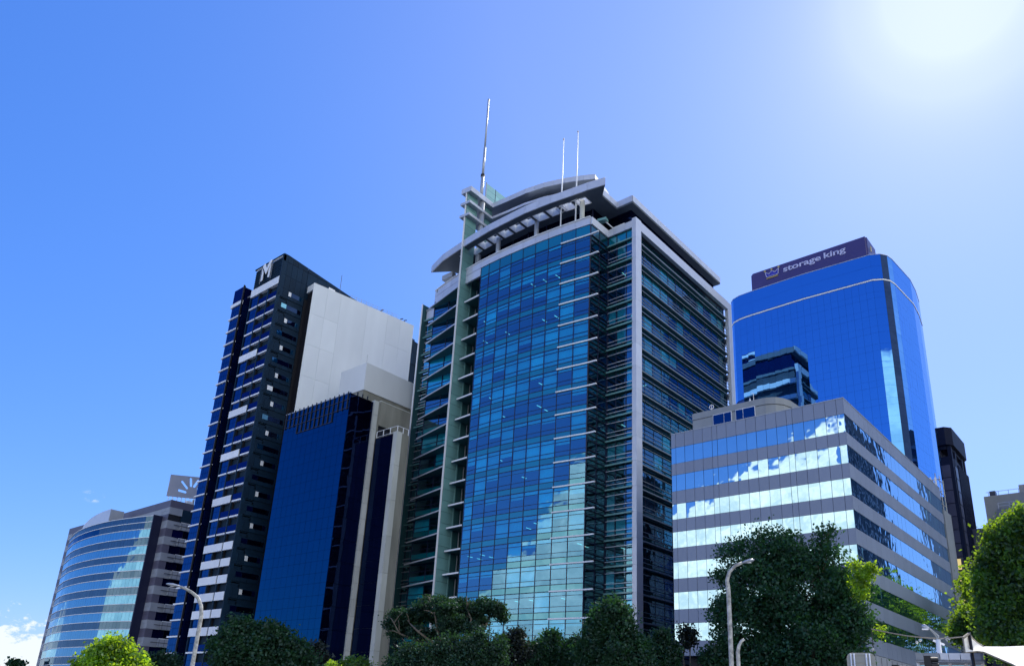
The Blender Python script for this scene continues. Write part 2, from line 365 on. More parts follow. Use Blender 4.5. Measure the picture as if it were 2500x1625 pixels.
for i in range(9):
    xr, xl = arcx[i], arcx[i + 1]; p0, p1 = arcP(xl), arcP(xr)
    strip_col(p0, p1, sets=(M['g_arc'], M['g_span'], False))
    for k in range(17):
        # blinds come in runs along a floor, as tenants leave them
        base = (.05, .45, .85, .25, .95, .9, .9, .5, .35, .9, .3, .4, .75, .45, .5, .5, .6)[k]
        if random.random() < base * (.9 if i > 0 else .8): blinds(p0, p1, k, random.choice((2.9, 2.9, 2.9, 2.85, 1.0, 1.3)))
        elif random.random() < .45: blinds(p0, p1, k, random.choice((.66, .9, .6)))
    # top row under the parapet
    panel('spandrel_panel', (p0.x, p0.y, 77.6), p1 - p0, (p1 - p0).length - .06, 1.85, .05, M['g_span'], T, .001)
# vertical mullions, horizontal transoms of the curve
for x in arcx:
    p = arcP(x, 0, -.06); MB().box(p.x - .045, p.x + .045, p.y, p.y + .2, 8, 79.5).build('mullion', M['mull'], T)
def transom(z, xs, h=.07, out=.05, dep=.14, name='transom', m=None):
    pts = [arcP(x) for x in xs]; b = MB()
    for p0, p1 in zip(pts[:-1], pts[1:]): b.obox((p0.x, p0.y, z - h / 2), p1 - p0, (p1 - p0).length + .01, h, dep, out)
    return b.build(name, m or M['mull'], T)
AX = list(reversed(arcx))
for k in range(17):
    for a in (0., .66, 2.2, 2.93): transom(ZS[k] - a, AX, .09 if a in (0., 2.93) else .06)
    # pale sunshade over the two right columns, running past the corner
    b = MB(); b.prism([(-70.1, 87.25), (-64.6, 87.95), (-62.9, 88.0), (-62.9, 88.25), (-64.3, 88.3), (-70.1, 87.5)], ZS[k] - .1, ZS[k] + .1)
    b.build('sunshade', M['white'], T)
# return wall of the bay, and the flat bay beside the corner column
ret = [V3((-64.5, 88.35, 0)), V3((-64.5, 90.65, 0)), V3((-64.5, 93.1, 0))]
for p0, p1 in zip(ret[:-1], ret[1:]): strip_col(p0, p1, sets=(M['g_side'], M['g_sidesp'], False), pre='return_', tilt=.003)
for p0 in ret[1:]: MB().box(-64.56, -64.42, p0.y - .06, p0.y + .04, 8, 79.5).build('mullion', M['mull'], T)
fb = [V3((-64.4, 93.3, 0)), V3((-62.75, 93.3, 0)), V3((-60.85, 93.3, 0)), V3((-59.6, 93.3, 0))]
for j, (p0, p1) in enumerate(zip(fb[:-1], fb[1:])):
    strip_col(p0, p1, sets=(M['g_arc'] if j == 2 else M['g_side'], M['g_span'] if j == 2 else M['g_sidesp'], False), pre='bay_')
    for k in range(17):
        if random.random() < (.55 if j == 2 else .3): blinds(p0, p1, k, random.choice((2.9, 2.9, .66)))
    MB().box(p0.x - .05, p0.x + .05, 93.2, 93.4, 8, 79.5).build('mullion', M['mull'], T)
for k in range(17):
    z = ZS[k]
    MB().box(-64.5, -59.52, 92.75, 92.9, z - .12, z + .12).build('sunshade', M['greenpanel'], T)
    MB().box(-64.45, -59.52, 92.9, 93.25, z - .05, z + .0).build('sunshade_shelf', M['greensoff'], T)
    for a in (.92, 2.45, 3.12): MB().box(-64.5, -59.52, 93.0, 93.1, z - a - .04, z - a + .04).build('fin', M['alu'], T)
    for a in (0, .92, 2.45, 3.12): MB().box(-64.46, -64.3, 88.4, 93.1, z - a - .04, z - a + .04).build('fin', M['mull'], T)
panel('spandrel_panel', (-64.4, 93.3, 77.6), X1, 4.8, 1.85, .05, M['g_span'], T)
panel('spandrel_panel', (-64.5, 88.3, 77.6), Y1, 4.8, 1.85, .05, M['g_sidesp'], T)
# corner column, clad in storey-high panels
zz = [81.35] + [73.62 - FL * k for k in range(0, 19)] 
zz.insert(1, 77.5)
for a, c in zip(zz[:-1], zz[1:]):
    MB().box(-59.55, -58.78, 92.95, 94.62, max(c, 0) + .03, a).build('column_panel', M['alu'], T)
MB().box(-59.5, -58.85, 93.0, 94.6, 0, 81.2).build('corner_column', M['alu2'], T)
MB().box(-59.5, -58.85, 126.75, 128.3, 0, 81.2).build('corner_column', M['alu'], T)
# long side facade with louvres
b = MB().box(-59.45, -58.8, 94.62, 126.75, 79.45, 81.2); b.build('parapet_panel', M['alu'], T)
sy = [94.6 + 2.68 * i for i in range(13)]
random.seed(9)
for y0, y1 in zip(sy[:-1], sy[1:]):
    strip_col(V3((-60.0, y0, 0)), V3((-60.0, y1, 0)), sets=(M['g_side'], M['g_sidesp'], False), pre='side_', tilt=.002)
    MB().box(-60.02, -59.95, y1 - .03, y1 + .03, 8, 79.4).build('side_mullion', M['mull'], T)
    for k in range(17):
        if random.random() < (.25 if k < 6 else .1): blinds(V3((-60.0, y0, 0)), V3((-60.0, y1, 0)), k, random.choice((2.9, 2.2, 2.9)))
panel('side_spandrel_panel', (-60, 94.6, 77.6), Y1, 32.1, 1.85, .05, M['g_sidesp'], T)
for k in range(17):
    z = ZS[k]
    MB().box(-59.35, -59.12, 94.65, 126.75, z - .1, z + .08).build('louvre', M['louv'], T)
    MB().box(-59.9, -59.36, 94.65, 126.75, z - .09, z - .03).build('louvre_shelf', M['greensoff'], T)
    for a in (.92, 2.45, 3.12): MB().box(-59.4, -59.3, 94.65, 126.75, z - a - .04, z - a + .04).build('louvre', M['louv'], T)
# rear facade, sunlit, with pale bands (seen only mirrored in the blue tower)
for k in range(17): MB().box(-109, -59.6, 127.95, 128.7, ZS[k] - .9, ZS[k] + .25).build('rear_band', M['white'], T)
# parapet of the curve: panels
px_ = list(AX) 
pl = [-103.4, -100.6, -97.8, -95., -93.2, -91., -88.6] + AX[1:]
def parapet(xs, z0, z1, out=.12, name='parapet_panel', m=None):
    for xa, xb in zip(xs[:-1], xs[1:]):
        p0, p1 = arcP(xa), arcP(xb)
        MB().obox((p0.x, p0.y, z0), p1 - p0, (p1 - p0).length - .05, z1 - z0, .35, out).build(name, m or M['alu'], T)
parapet(pl, 79.55, 80.95)
parapet(pl[:7], 77.9, 79.47)
transom(81.0, [-103.4] + pl[1:], .12, .3, .6, 'coping', M['white'])
MB().box(-64.62, -64.3, 88.2, 93.05, 79.55, 80.95).build('parapet_panel', M['alu'], T)
for xa, xb in ((-64.3, -63.1), (-63.05, -60.9), (-60.85, -59.55)): MB().box(xa, xb, 92.9, 93.2, 79.55, 80.9).build('parapet_panel', M['alu'], T)
# recessed slot beside the blade, with triangular decks each storey
MB().box(-93.0, -92.8, 89.2, 94, 0, 80).build('slot_wall', M['greensoff'], T)
MB().box(-92.8, -88.7, 92.6, 93.6, 0, 80).build('slot_wall', M['darkbody'], T)
MB().box(-88.75, -88.6, 87.5, 93, 0, 79.5).build('slot_wall', M['greensoff'], T)
for k in range(1, 17):
    z = ZS[k] + .3 - 3.5 + FL - .3 * 0
    z = 50.54 + (8 - 1 - k + 0) * FL + FL * 0
    if z > 78: continue
    MB().prism([(-92.75, 87.72), (-88.7, 87.37), (-89.2, 89.4), (-92.75, 90.6)], z - .1, z + .06).build('slot_deck', M['greensoff'], T)
    MB().prism([(-92.78, 87.5), (-88.68, 87.15), (-88.68, 87.36), (-92.78, 87.71)], z - .14, z + .12).build('deck_edge', M['white'], T)
    MB().box(-92.6, -92.45, 90.3, 90.45, z, z + 3.7).build('duct', M['alu2'], T)
# glazed bay left of the blade
lx = [-102.6, -98.6, -94.4, -93.3]
for xa, xb in zip(lx[:-1], lx[1:]):
    p0, p1 = V3((xa, 89.0, 0)), V3((xb, 89.0, 0))
    strip_col(p0, p1, sets=(M['g_arc'], M['g_span'], False), pre='bay_')
    MB().box(xa - .05, xa + .05, 88.93, 89.1, 8, 78).build('mullion', M['mull'], T)
    for k in range(17):
        if random.random() < (.1, .1, .1, .8, .8, .15, .3, .8, .8, .2, .8, .8, .3, .2, .2, .8, .8)[k]: blinds(p0, p1, k, 2.9)
for k in range(17):
    for a in (0., .66, 2.2, 2.93): MB().box(-102.6, -93.3, 88.93, 89.08, ZS[k] - a - .04, ZS[k] - a + .04).build('transom', M['mull'], T)
MB().box(-102.75, -102.6, 89.0, 93.5, 0, 78).build('bay_end', M['g_black'], T)
for k in range(0, 17):
    z = 53.32 + FL * (7 - k)
    if z > 79: continue
    MB().prism([(-103.6, 88.55), (-93.15, 86.15), (-93.15, 88.95), (-102.6, 88.95)], z - .08, z + .06).build('slanted_sunshade', M['greensoff'], T)
    MB().prism([(-103.75, 88.5), (-93.15, 85.98), (-93.15, 86.12), (-103.6, 88.62)], z - .1, z + .12).build('sunshade_edge', M['alu'], T)
# recessed end bay with louvres and outer fin
ex = [-109.4, -107.2, -105.2, -103.2]
for xa, xb in zip(ex[:-1], ex[1:]):
    strip_col(V3((xa, 93.4, 0)), V3((xb, 93.4, 0)), sets=(M['g_side'] if xa < -109 else M['g_arc'], M['g_sidesp'], False), pre='end_')
    MB().box(xa - .05, xa + .05, 93.3, 93.45, 8, 79).build('mullion', M['mull'], T)
    for k in range(17):
        if random.random() < .4: blinds(V3((xa, 93.4, 0)), V3((xb, 93.4, 0)), k, 2.9)
for k in range(17):
    z = ZS[k]
    MB().box(-109.55, -103.0, 92.5, 92.7, z - .12, z + .12).build('end_louvre', M['greenpanel'], T)
    for a in (.92, 2.45, 3.12): MB().box(-109.45, -103.0, 93.0, 93.12, z - a - .045, z - a + .045).build('end_louvre', M['alu'], T)
MB().box(-109.5, -103, 93.0, 93.5, 77.7, 79.9).build('parapet_panel', M['alu'], T)
MB().box(-109.7, -103, 92.9, 94.2, 79.9, 80.3).build('coping', M['alu2'], T)
MB().box(-110.05, -109.72, 91.9, 92.05, 0, 81.3).build('outer_fin', M['white'], T)
MB().box(-110.0, -109.7, 92.05, 93.6, 0, 81.2).build('outer_fin', M['greensoff'], T)
# ---- blade fin
MB().box(-93.3, -93.05, 86.3, 89.15, 0, 98.4).build('blade_core', M['darkbody'], T)
for y in (86.02, 86.2): MB().box(-93.22, -93.06, y, y + .1, 0, 98.7).build('blade_edge', M['white'], T)
z = 0.6
i = 0
while z < 98.2:
    h = 1.95 if i % 2 else 1.95
    MB().box(-93.05, -92.93, 86.34, 89.12, z + .05, min(z + h, 98.3)).build('blade_panel', M['greenpanel'], T); 
    z += h; i += 1
# bull-nose rear edge of the blade
MB().box(-92.93, -92.8, 88.95, 89.12, 0, 80).build('blade_nose', M['greenpanel'], T)
# ---- upper storeys set back behind the parapet
b = MB(); b.prism([(-100, 93), (-96, 91.5), (-88, 90.6), (-80, 90.3), (-72, 90.8), (-66.5, 91.6), (-66.5, 95.6), (-61.4, 95.6), (-61.4, 126), (-100, 126), (-100, 94)], 80.6, 85.4)
b.build('setback_storey', M['g_black'], T)
for z in (82.3, 84.2):
    for (xa, ya), (xb, yb) in zip([(-88, 90.6), (-80, 90.3), (-72, 90.8), (-66.5, 91.6)][:-1], [(-80, 90.3), (-72, 90.8), (-66.5, 91.6)]):
        MB().obox((xa, ya, z), V3((xb - xa, yb - ya, 0)), math.hypot(xb - xa, yb - ya), .09, .1, .1).build('transom', M['mull'], T)
for x in (-84, -80, -76, -72, -69, -66.6): MB().box(x - .06, x + .06, 90.2 + abs(x + 80) * .1 - .2, 91.6, 80.6, 85.4).build('mullion', M['mull'], T)
for x, y in ((-85.9, 88.5), (-76.7, 88.5), (-66.8, 88.7), (-97, 90)):
    MB().tube([(x, y, 80), (x, y, 85.5)], .42, 20).build('round_column', M['alu2'] if x != -66.8 else M['conc2'], T, smooth=True)  # brassy light on one column put in as a paler concrete
# terrace bits at the re-entrant corner
MB().box(-63.9, -61.5, 93.6, 93.75, 81.5, 81.65).build('terrace_rail', M['white'], T)
MB().box(-63.9, -63.75, 91.6, 93.7, 81.5, 81.65).build('terrace_rail', M['white'], T)
MB().obox((-65.0, 90.6, 81.7), (1, .2, 0), 1.6, .45, 1.0).build('rooftop_unit', M['greenpanel'], T)
# ---- main canopy (curved plate with square openings) : outline on plan at z 85.4
CZ0, CZ1 = 85.4, 86.8
cf = [(-104.6, 89.0), (-99.7, 87.4), (-94.6, 86.65), (-92.3, 86.3), (-90.3, 86.05), (-85.7, 85.6), (-80.2, 85.45), (-76.8, 85.4), (-71.4, 85.85), (-67.1, 86.45), (-64.3, 86.8), (-61.2, 87.4)]
def cfy(x):
    for (xa, ya), (xb, yb) in zip(cf[:-1], cf[1:]):
        if xa <= x <= xb: return ya + (yb - ya) * (x - xa) / (xb - xa)
    return cf[-1][1]
hx = [(-95.9 + 2.79 * i, -95.9 + 2.79 * i + 2.3) for i in range(11)]
xs = sorted(set([c[0] for c in cf[:-1]] + [h[0] for h in hx] + [h[1] for h in hx] + [-63.6]))
xs = [x for x in xs if -99.7 <= x <= -63.6]
b = MB()
for xa, xb in zip(xs[:-1], xs[1:]):
    mid = (xa + xb) / 2; hole = any(h0 < mid < h1 for h0, h1 in hx)
    fa, fb_ = cfy(xa), cfy(xb)
    if hole:
        b.prism([(xa, fa), (xb, fb_), (xb, fb_ + 1.3), (xa, fa + 1.3)], CZ0, CZ1)
        b.prism([(xa, fa + 3.35), (xb, fb_ + 3.35), (xb, 94.0), (xa, 94.0)], CZ0, CZ1)
    else: b.prism([(xa, fa), (xb, fb_), (xb, 94.0), (xa, 94.0)], CZ0, CZ1)
b.prism([(-104.6, 89.0), (-99.7, 87.4), (-99.7, 94.0), (-101.3, 91.0)], CZ0, CZ1)
b.prism([(-63.6, cfy(-63.6)), (-61.2, 87.4), (-63.3, 89.6), (-63.3, 94.0), (-63.6, 94.0)], CZ0, CZ1)
b.prism([(-99.7, 94.0), (-60.1, 94.0), (-60.1, 126.4), (-99.7, 126.4)], CZ0, CZ1)
b.build('canopy', M['soffit'], T)
for h0, h1 in hx:                        # pale reveals inside the openings
    fa, fb_ = cfy(h0) + 1.3, cfy(h1) + 1.3; r = .1
    MB().prism([(h0, fa), (h1, fb_), (h1, fb_ + r), (h0, fa + r)], CZ0 - .05, CZ1 + .05).build('opening_reveal', M['white'], T)
    MB().prism([(h0, fa + 2.05), (h1, fb_ + 2.05), (h1, fb_ + 2.05 - r), (h0, fa + 2.05 - r)], CZ0 - .05, CZ1 + .05).build('opening_reveal', M['white'], T)
    MB().prism([(h0, fa), (h0 + r, fa), (h0 + r, fa + 2.05), (h0, fa + 2.05)], CZ0 - .05, CZ1 + .05).build('opening_reveal', M['white'], T)
    MB().prism([(h1, fb_), (h1 - r, fb_), (h1 - r, fb_ + 2.05), (h1, fb_ + 2.05)], CZ0 - .05, CZ1 + .05).build('opening_reveal', M['white'], T)
def fascia(pts, z0, z1, name='fascia_panel', m=None, step=2.6, out=.1):
    for (xa, ya), (xb, yb) in zip(pts[:-1], pts[1:]):
        U = V3((xb - xa, yb - ya, 0)); Ln = U.length; n = max(1, round(Ln / step)); U.normalize()
        for i in range(n):
            MB().obox((xa + U.x * Ln * i / n, ya + U.y * Ln * i / n, z0), U, Ln / n - .04, z1 - z0, .2, out).build(name, m or M['alu'], T)
fascia(cf[:3] + cf[3:], CZ0 - .04, CZ1 + .06)
fascia([(-63.3, 89.6), (-63.3, 94.0), (-60.1, 94.0)], CZ0 + .25, CZ1 + .06)
fascia([(-60.1, 94.0), (-60.1, 126.4)], CZ0 + .25, CZ1 + .06, step=8)
MB().box(-102.3, -99.4, 89.9, 90.9, 83.2, 84.2).build('service_duct', M['alu2'], T)
# ---- top roof: shelves round the blade, curved plate behind, plant storey
def toproof(z0, z1, xe):
    cv = [(-92.1, 92.6), (-88, 92.9), (-84, 93.1), (-80, 93.8), (-76, 95.1), (-72.6, 96.6), (-70.7, 97.6)]
    cv = [c for c in cv if c[0] <= xe]
    poly = [(-94.3, 85.9), (-91.95, 86.1)] + cv + [(cv[-1][0] - 1.0, cv[-1][1] + 6), (-94.3, 100)]
    MB().prism(poly, z0, z1).build('roof_shelf', M['alu2'], T)
    fascia([(-94.3, 85.9), (-91.95, 86.1)] + cv, z0 - .03, z1 + .05, 'shelf_edge', M['alu'], 2.6, .06)
toproof(97.6, 98.6, -70)
toproof(94.9, 95.35, -76)
toproof(92.1, 92.55, -84)
MB().tube([(-92.7, 90.2, 80), (-92.7, 90.2, 98)], .55, 20).build('round_column', M['alu2'], T, smooth=True)
for z in (87.5, 89.7, 92.8, 95.6):
    MB().box(-93.3, -93.1, 91.5, 93.5, z, z + 2.1).build('blade_panel', M['greenpanel'], T)
MB().prism([(-99, 97), (-91, 95), (-84, 95.2), (-79.5, 96.6), (-79.5, 112), (-98, 112)], 86.8, 97.4).build('plant_storey', M['g_black'], T)
for x0, x1, y in ((-84.5, -80.2, 94.6), (-80.1, -76, 95.6)):
    MB().obox((x0, y, 93), V3((x1 - x0, .8, 0)), x1 - x0, 3.8, .3).build('plant_wall', M['white'], T)
for z in (87.2, 89.4, 91.6, 93.8, 96.0):
    MB().box(-98.6, -79.0, 111.9, 112.7, z, z + .8).build('rear_band', M['white'], T)
    MB().box(-79.6, -78.8, 99, 112.7, z, z + .8).build('rear_band', M['white'], T)
# glass wind screen on the very top
for ya, yb, xo in ((90.6, 93.2, -92.3), (93.25, 96.6, -92.3)):
    for za, zb in ((98.7, 99.6), (99.65, 100.9), (100.95, 102.2)):
        MB().box(xo, xo + .06, ya, yb - .05, za, zb).build('screen_pane', M['g_frost'], T)
MB().box(-92.4, -92.2, 90.45, 90.6, 98.6, 102.4).build('screen_post', M['alu2'], T)
MB().box(-92.4, -92.2, 93.18, 93.26, 98.6, 102.3).build('screen_post', M['mull'], T)
# masts standing on the roof
def mast(name, pts, rs, label):
    o = thing(name, pts[0], label, 'mast' if name == 'mast' else 'flagpole')
    for i in range(len(pts) - 1): MB().tube([pts[i], pts[i + 1]], [rs[i], rs[i] * .9], 14).build('pole_section', M['white'] if rs[0] < .2 else M['alu2'], o, smooth=True)
    return o
o = mast('mast', [(-93, 90, 98.5), (-93, 90, 104), (-93, 90, 111), (-93, 90, 123.4)], [.36, .27, .2], 'tall grey telescoping mast rising from the top of the blade fin')
MB().tube([(-93, 90, 103.8), (-93, 90, 104.3)], .42, 14).build('collar', M['black'], o)
for x, lab in ((-70.85, 'left of two slim white flagpoles passing through the curved canopy'), (-67.65, 'right of two slim white flagpoles, nearer the canopy tip')):
    g_ = thing('flagpole', (x, 88, 81), lab, 'flagpole', 'flagpoles on the glass tower terrace')
    MB().tube([(x, 88, 81), (x, 88, 90), (x, 88, 100)], [.13, .12, .07], 12).build('pole', M['white'], g_, smooth=True)
    MB().tube([(x, 88, 99.95), (x, 88, 100.25)], [.12, .1], 10).build('finial', M['gold'], g_)
    MB().box(x - .75, x + .75, 87.3, 87.4, 85.1, 85.18).box(x - .75, x + .75, 88.7, 88.8, 85.1, 85.18).box(x - .75, x - .65, 87.3, 88.8, 85.1, 85.18).box(x + .65, x + .75, 87.3, 88.8, 85.1, 85.18).build('bracket_frame', M['white'], g_)

# ================================================================== 2. dark apartment tower with M emblem
T = thing('apartment_tower', (-140, 90, 0), 'slim dark apartment tower with white balcony slabs and an M emblem under its sloping top', 'building')
FY = 72.3
def roofz(y): return 91.9 - (y - 72.3) * .128 + (0.15 if y > 73 else 0)
b = MB()
b.prism([(-143.6, 112), (-143.6, FY + .5), (-132.75, FY + .5), (-132.75, 112)], 0, [86.7, 91.6, 91.6, 86.7])
b.build('wall', M['darkclad'], T)
MB().box(-151.1, -146.95, FY + .25, 90, 0, 88.7).build('wing', M['g_m2'], T)
MB().box(-146.95, -143.6, 79, 95, 0, 87).build('wing', M['g_m2'], T)
# side cladding panels
random.seed(3)
ys = [72.32, 73.4, 74.65, 75.95, 77.25, 78.45]
for r_ in range(28):
    z1 = 90.2 - r_ * 3.1
    for ya, yb in zip(ys[:-1], ys[1:]):
        for (za, zb) in ((z1 - 3.1, z1 - 2.2 + .15), (z1 - 2.2 + .15, z1)) if r_ > 1 else ((z1 - 3.1, z1),):
            if zb - za > 1.5 or r_ <= 1: panel('cladding_panel', (-132.6, ya + .02, za + .02), Y1, yb - ya - .04, zb - za - .04, .12, M['darkclad'], T, .0008)
for ya, yb in zip(ys, ys[1:]): MB().prism([(-132.72, ya + .02), (-132.6, ya + .02), (-132.6, yb - .02), (-132.72, yb - .02)], 90.25, [roofz(ya), roofz(ya), roofz(yb), roofz(yb)]).build('cladding_panel', M['darkclad'], T)
for i in range(14):
    ya, yb = 78.5 + i * 2.4, 78.5 + (i + 1) * 2.4
    for z0, z1 in ((83.9, 87), (80.8, 83.85)) + (((87.05, 90.2),) if yb < 85 else ()):
        if z1 < roofz(yb): panel('cladding_panel', (-132.6, ya + .02, z0), Y1, yb - ya - .04, z1 - z0 - .05, .12, M['darkclad'], T)
    MB().prism([(-132.72, ya + .02), (-132.6, ya + .02), (-132.6, yb - .02), (-132.72, yb - .02)], 87.05 if yb >= 85 else 90.25, [roofz(ya), roofz(ya), roofz(yb), roofz(yb)]).build('cladding_panel', M['darkclad'], T) if roofz(yb) > (87.05 if yb >= 85 else 90.3) else None
MB().box(-132.7, -132.5, 78.5, 79.6, 0, 83.7).build('recess', M['blackw'], T)
for i in range(6): MB().box(-132.6, -132.45, 84.0, 85.6, 88.9 - i * .75, 89.3 - i * .75).build('vent_louvre', M['white'], T)
# small side windows, alternating storey by storey
for k in range(27):
    z = 83.75 - k * 3.1 - (k % 2) * .0 
    if k % 2 == 0:
        rows = ((74.75, .62, 'a'), (75.4, 1.9, 'd'), (77.35, .6, 'b'))
    else: rows = ((73.5, 1.2, 'b'), (74.75, 3.4, 'd'))
    for y, w, t in rows:
        mt_ = {'a': M['white'], 'b': M['g_left'], 'd': M['g_black']}[t]
        if t == 'b' and k > 11: mt_ = M['g_m2']
        if t == 'b' and k == 7: mt_ = M['white']
        panel('side_window', (-132.6, y, z - 1.0), Y1, w, .95, .1, mt_, T, .001, out=.03)
# front: windows column, two balcony columns
slabz = [81.45 - 3.1 * k for k in range(-1, 26)]
cols = [(-143.3, -140.1, 'w'), (-139.75, -136.65, 'b'), (-136.25, -132.75, 'b')]
MB().box(-143.45, -143.25, FY - .1, FY + 1, 0, 86.3).build('frame_fin', M['darkclad'], T)
for x in (-139.95, -136.45): MB().box(x - .16, x + .16, FY - .12, FY + .6, 0, 84.6).build('frame_fin', M['darkclad'], T)
MB().box(-132.75, -132.6, FY - .15, FY + .6, 0, 91.6).build('frame_fin', M['darkclad'], T)
MB().box(-132.95, -132.85, FY - .12, FY, 0, 86).build('frame_fin', M['darkclad'], T)
white2 = {4, 8, 11, 14}; white3 = set(range(17, 23))
for k in range(0, 27):
    z = 84.55 - 3.1 * k          # slab underside level line of this storey's top
    for j, (xa, xb, ty) in enumerate(cols):
        if k > 0: MB().box(xa, xb, FY - .1, FY + .8, z + .06, z + .36).build('slab_edge', M['white'], T)
        if ty == 'w':
            for (wa, wb) in ((xa + .05, xa + 1.6), (xa + 1.65, xb - .05)):
                panel('window_pane', (wa, FY + .12, z - 1.15), X1, wb - wa, 1.13, .05, M['g_m'], T, .004)
                panel('window_pane', (wa, FY + .12, z - 2.66), X1, wb - wa, 1.46, .05, M['g_m'], T, .004)
        else:
            # open balcony: dark room behind, soffit above, glass balustrade
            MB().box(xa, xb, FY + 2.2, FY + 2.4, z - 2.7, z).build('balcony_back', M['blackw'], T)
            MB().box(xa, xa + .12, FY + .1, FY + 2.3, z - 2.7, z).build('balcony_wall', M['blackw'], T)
            MB().box(xa, xb, FY + .82, FY + 2.3, z + .1, z + .3).build('balcony_soffit', M['soffit'], T)
            MB().tube([(xb - 1.2, FY + 1.2, z + .02), (xb - 1.2, FY + 1.2, z + .1)], .12, 8).build('ceiling_lamp', M['white'], T)
            panel('balustrade', (xa + .03, FY - .06, z - 2.68), X1, xb - xa - .06, 1.15, .04, M['g_m2'], T, .002)
for k in white2:
    z = 81.45 - 3.1 * (k - 0)
    MB().box(-143.35, -136.65, FY - .2, FY - .08, z, z + 1.5).build('white_balustrade', M['white'], T)
for k in white3:
    z = 81.45 - 3.1 * k
    MB().box(-143.35, -136.65, FY - .2, FY - .08, z, z + 1.5).build('white_balustrade', M['white'], T)
    MB().box(-136.25, -132.95, FY - .2, FY - .08, z, z + 1.5).build('white_balustrade', M['white'], T)
# MB: shell needs openings for the balconies -> lintel, emblem wall
MB().box(-143.35, -132.75, FY - .2, FY + .5, 84.6, 86.35).build('lintel', M['white'], T)
MB().box(-143.4, -132.8, FY + .2, FY + .5, 86.35, 91.2).build('emblem_wall', M['darkclad'], T)
for i in range(9): MB().box(-143.3, -132.9, FY + .08, FY + .22, 86.6 + i * .52, 86.72 + i * .52).build('wall_rib', M['darkclad'], T)
MB().box(-143.5, -132.6, FY - .15, FY + .3, 91.45, 91.7).build('top_beam', M['darkclad'], T)
for xa, xb in ((-143.0, -140.3), (-139.9, -137.0), (-136.6, -133.0)): MB().box(xa, xb, FY + .0, FY + .2, 91.25, 91.42).build('light_strip', M['white'], T)
def plate(polys, y, t, name, m, parent):
    b = MB()
    for p in polys:
        n = len(p); a = sum(p[i][0] * p[(i + 1) % n][1] - p[(i + 1) % n][0] * p[i][1] for i in range(n))
        if a < 0: p = p[::-1]
        b.add([(x, y, z) for x, z in p] + [(x, y + t, z) for x, z in p], [tuple(range(n)), tuple(range(2 * n - 1, n - 1, -1))] + [(i, n + i, n + (i + 1) % n, (i + 1) % n) for i in range(n)])
    return b.build(name, m, parent)
def ml(pts): return [(-140.7 + u * 4.1, 87.5 + v * 4.3) for u, v in pts]
for pl_ in ([(.12, .0), (.28, .04), (.28, .46), (.12, .74)], [(.76, .04), (.92, .0), (.92, .74), (.76, .46)], [(.12, .86), (.30, .99), (.53, .64), (.76, 1.0), (.94, 1.0), (.94, .88), (.53, .30)]):
    plate([ml(pl_)], FY - .25, .12, 'emblem_stroke', M['white'], T)
for pl_ in ([(.0, -.08), (.025, -.08), (.025, .86), (.0, .82)], [(1.03, -.08), (1.055, -.08), (1.055, .92), (1.03, .92)]):
    plate([ml(pl_)], FY - .2, .08, 'emblem_frame', M['lgrey'], T)
# wing: window bays with white slabs
for k in range(0, 27):
    z = 84.55 - 3.1 * k
    MB().box(-151.5, -147.0, FY - .22, FY + .2, z + .06, z + (.34 if k else .9)).build('wing_slab', M['white'], T)
    for i, (xa, xb) in enumerate(((-151.05, -150.0), (-149.97, -149.0), (-148.97, -148.0), (-147.97, -147.05))):
        panel('wing_pane', (xa, FY, z - 1.3), X1, xb - xa - .03, 1.28, .1, M['g_m'], T, .004)
        panel('wing_pane', (xa, FY, z - 2.66), X1, xb - xa - .03, 1.3, .1, M['g_m'], T, .004)
    for (ya, yb) in ((72.6, 75.6), (75.65, 78.9)):
        panel('slot_pane', (-146.95, ya, z - 1.6), Y1, yb - ya, 1.55, .05, M['g_m'], T, .003, out=.06)
        panel('slot_pane', (-146.95, ya, z - 3.05), Y1, yb - ya, 1.4, .05, M['g_m'], T, .003, out=.06)
MB().box(-151.15, -147.0, FY - .05, FY + .2, 85.5, 89.0).build('wing_parapet', M['g_m2'], T)
for x in (-147.0,): MB().box(x - .1, x + .12, FY - .3, FY, 0, 89.1).build('drain_pipe', M['black'], T)
MB().box(-146.95, -143.6, FY + 1.0, FY + 1.3, 86.4, 86.7).build('slot_beam', M['lgrey'], T)

# ================================================================== 3. white rendered slab building
T = thing('white_building', (-130, 92, 0), 'windowless white rendered slab building with a rooftop rail, right of the M tower', 'building')
A, B_ = V3((-130.02, 78.75, 0)), V3((-126.86, 104.2, 0)); U = (B_ - A).normalized(); I = V3((-U.y, U.x, 0))
ln = (B_ - A).length; fr = lambda s, d=0.: (A.x + U.x * s + I.x * d, A.y + U.y * s + I.y * d)
MB().prism([fr(.3, .15), fr(ln, .15), fr(ln, 9), fr(.3, 9)], 0, 86.6).build('wall', M['rendw'], T)
MB().prism([fr(0), fr(.45), (-133.2, 79.9), (-133.4, 78.95)], 85.35, 86.89).build('parapet', M['rendw'], T)
MB().prism([(-132.5, 79.2), (-130.2, 79.0), (-130.1, 79.6), (-132.5, 79.8)], 0, 85.3).build('recess', M['blackw'], T)
cuts = [0, 3.3, 6.6, 13.2, 18.5, 22, ln]
rows = [86.89, 79.8, 72.7, 65.6, 58.5, 51.4]
for i, (a, c) in enumerate(zip(cuts[:-1], cuts[1:])):
    rr = rows if i not in (2, 3) else [86.89, 51.4]
    for zb, za in zip(rr[:-1], rr[1:]):
        p = fr(a + .012); panel('render_panel', (p[0], p[1], za + .02), U, c - a - .025, zb - za - .03, .15, M['rendw'], T, .0003)
MB().prism([fr(0, -.02), fr(ln, -.02), fr(ln, .3), fr(0, .3)], 86.9, 87.0).build('coping', M['rendw'], T)
b = MB()
for s in range(10):
    p = fr(9 + s * 1.35, .4); b.tube([(p[0], p[1], 86.9), (p[0], p[1], 88.0)], .035, 6)
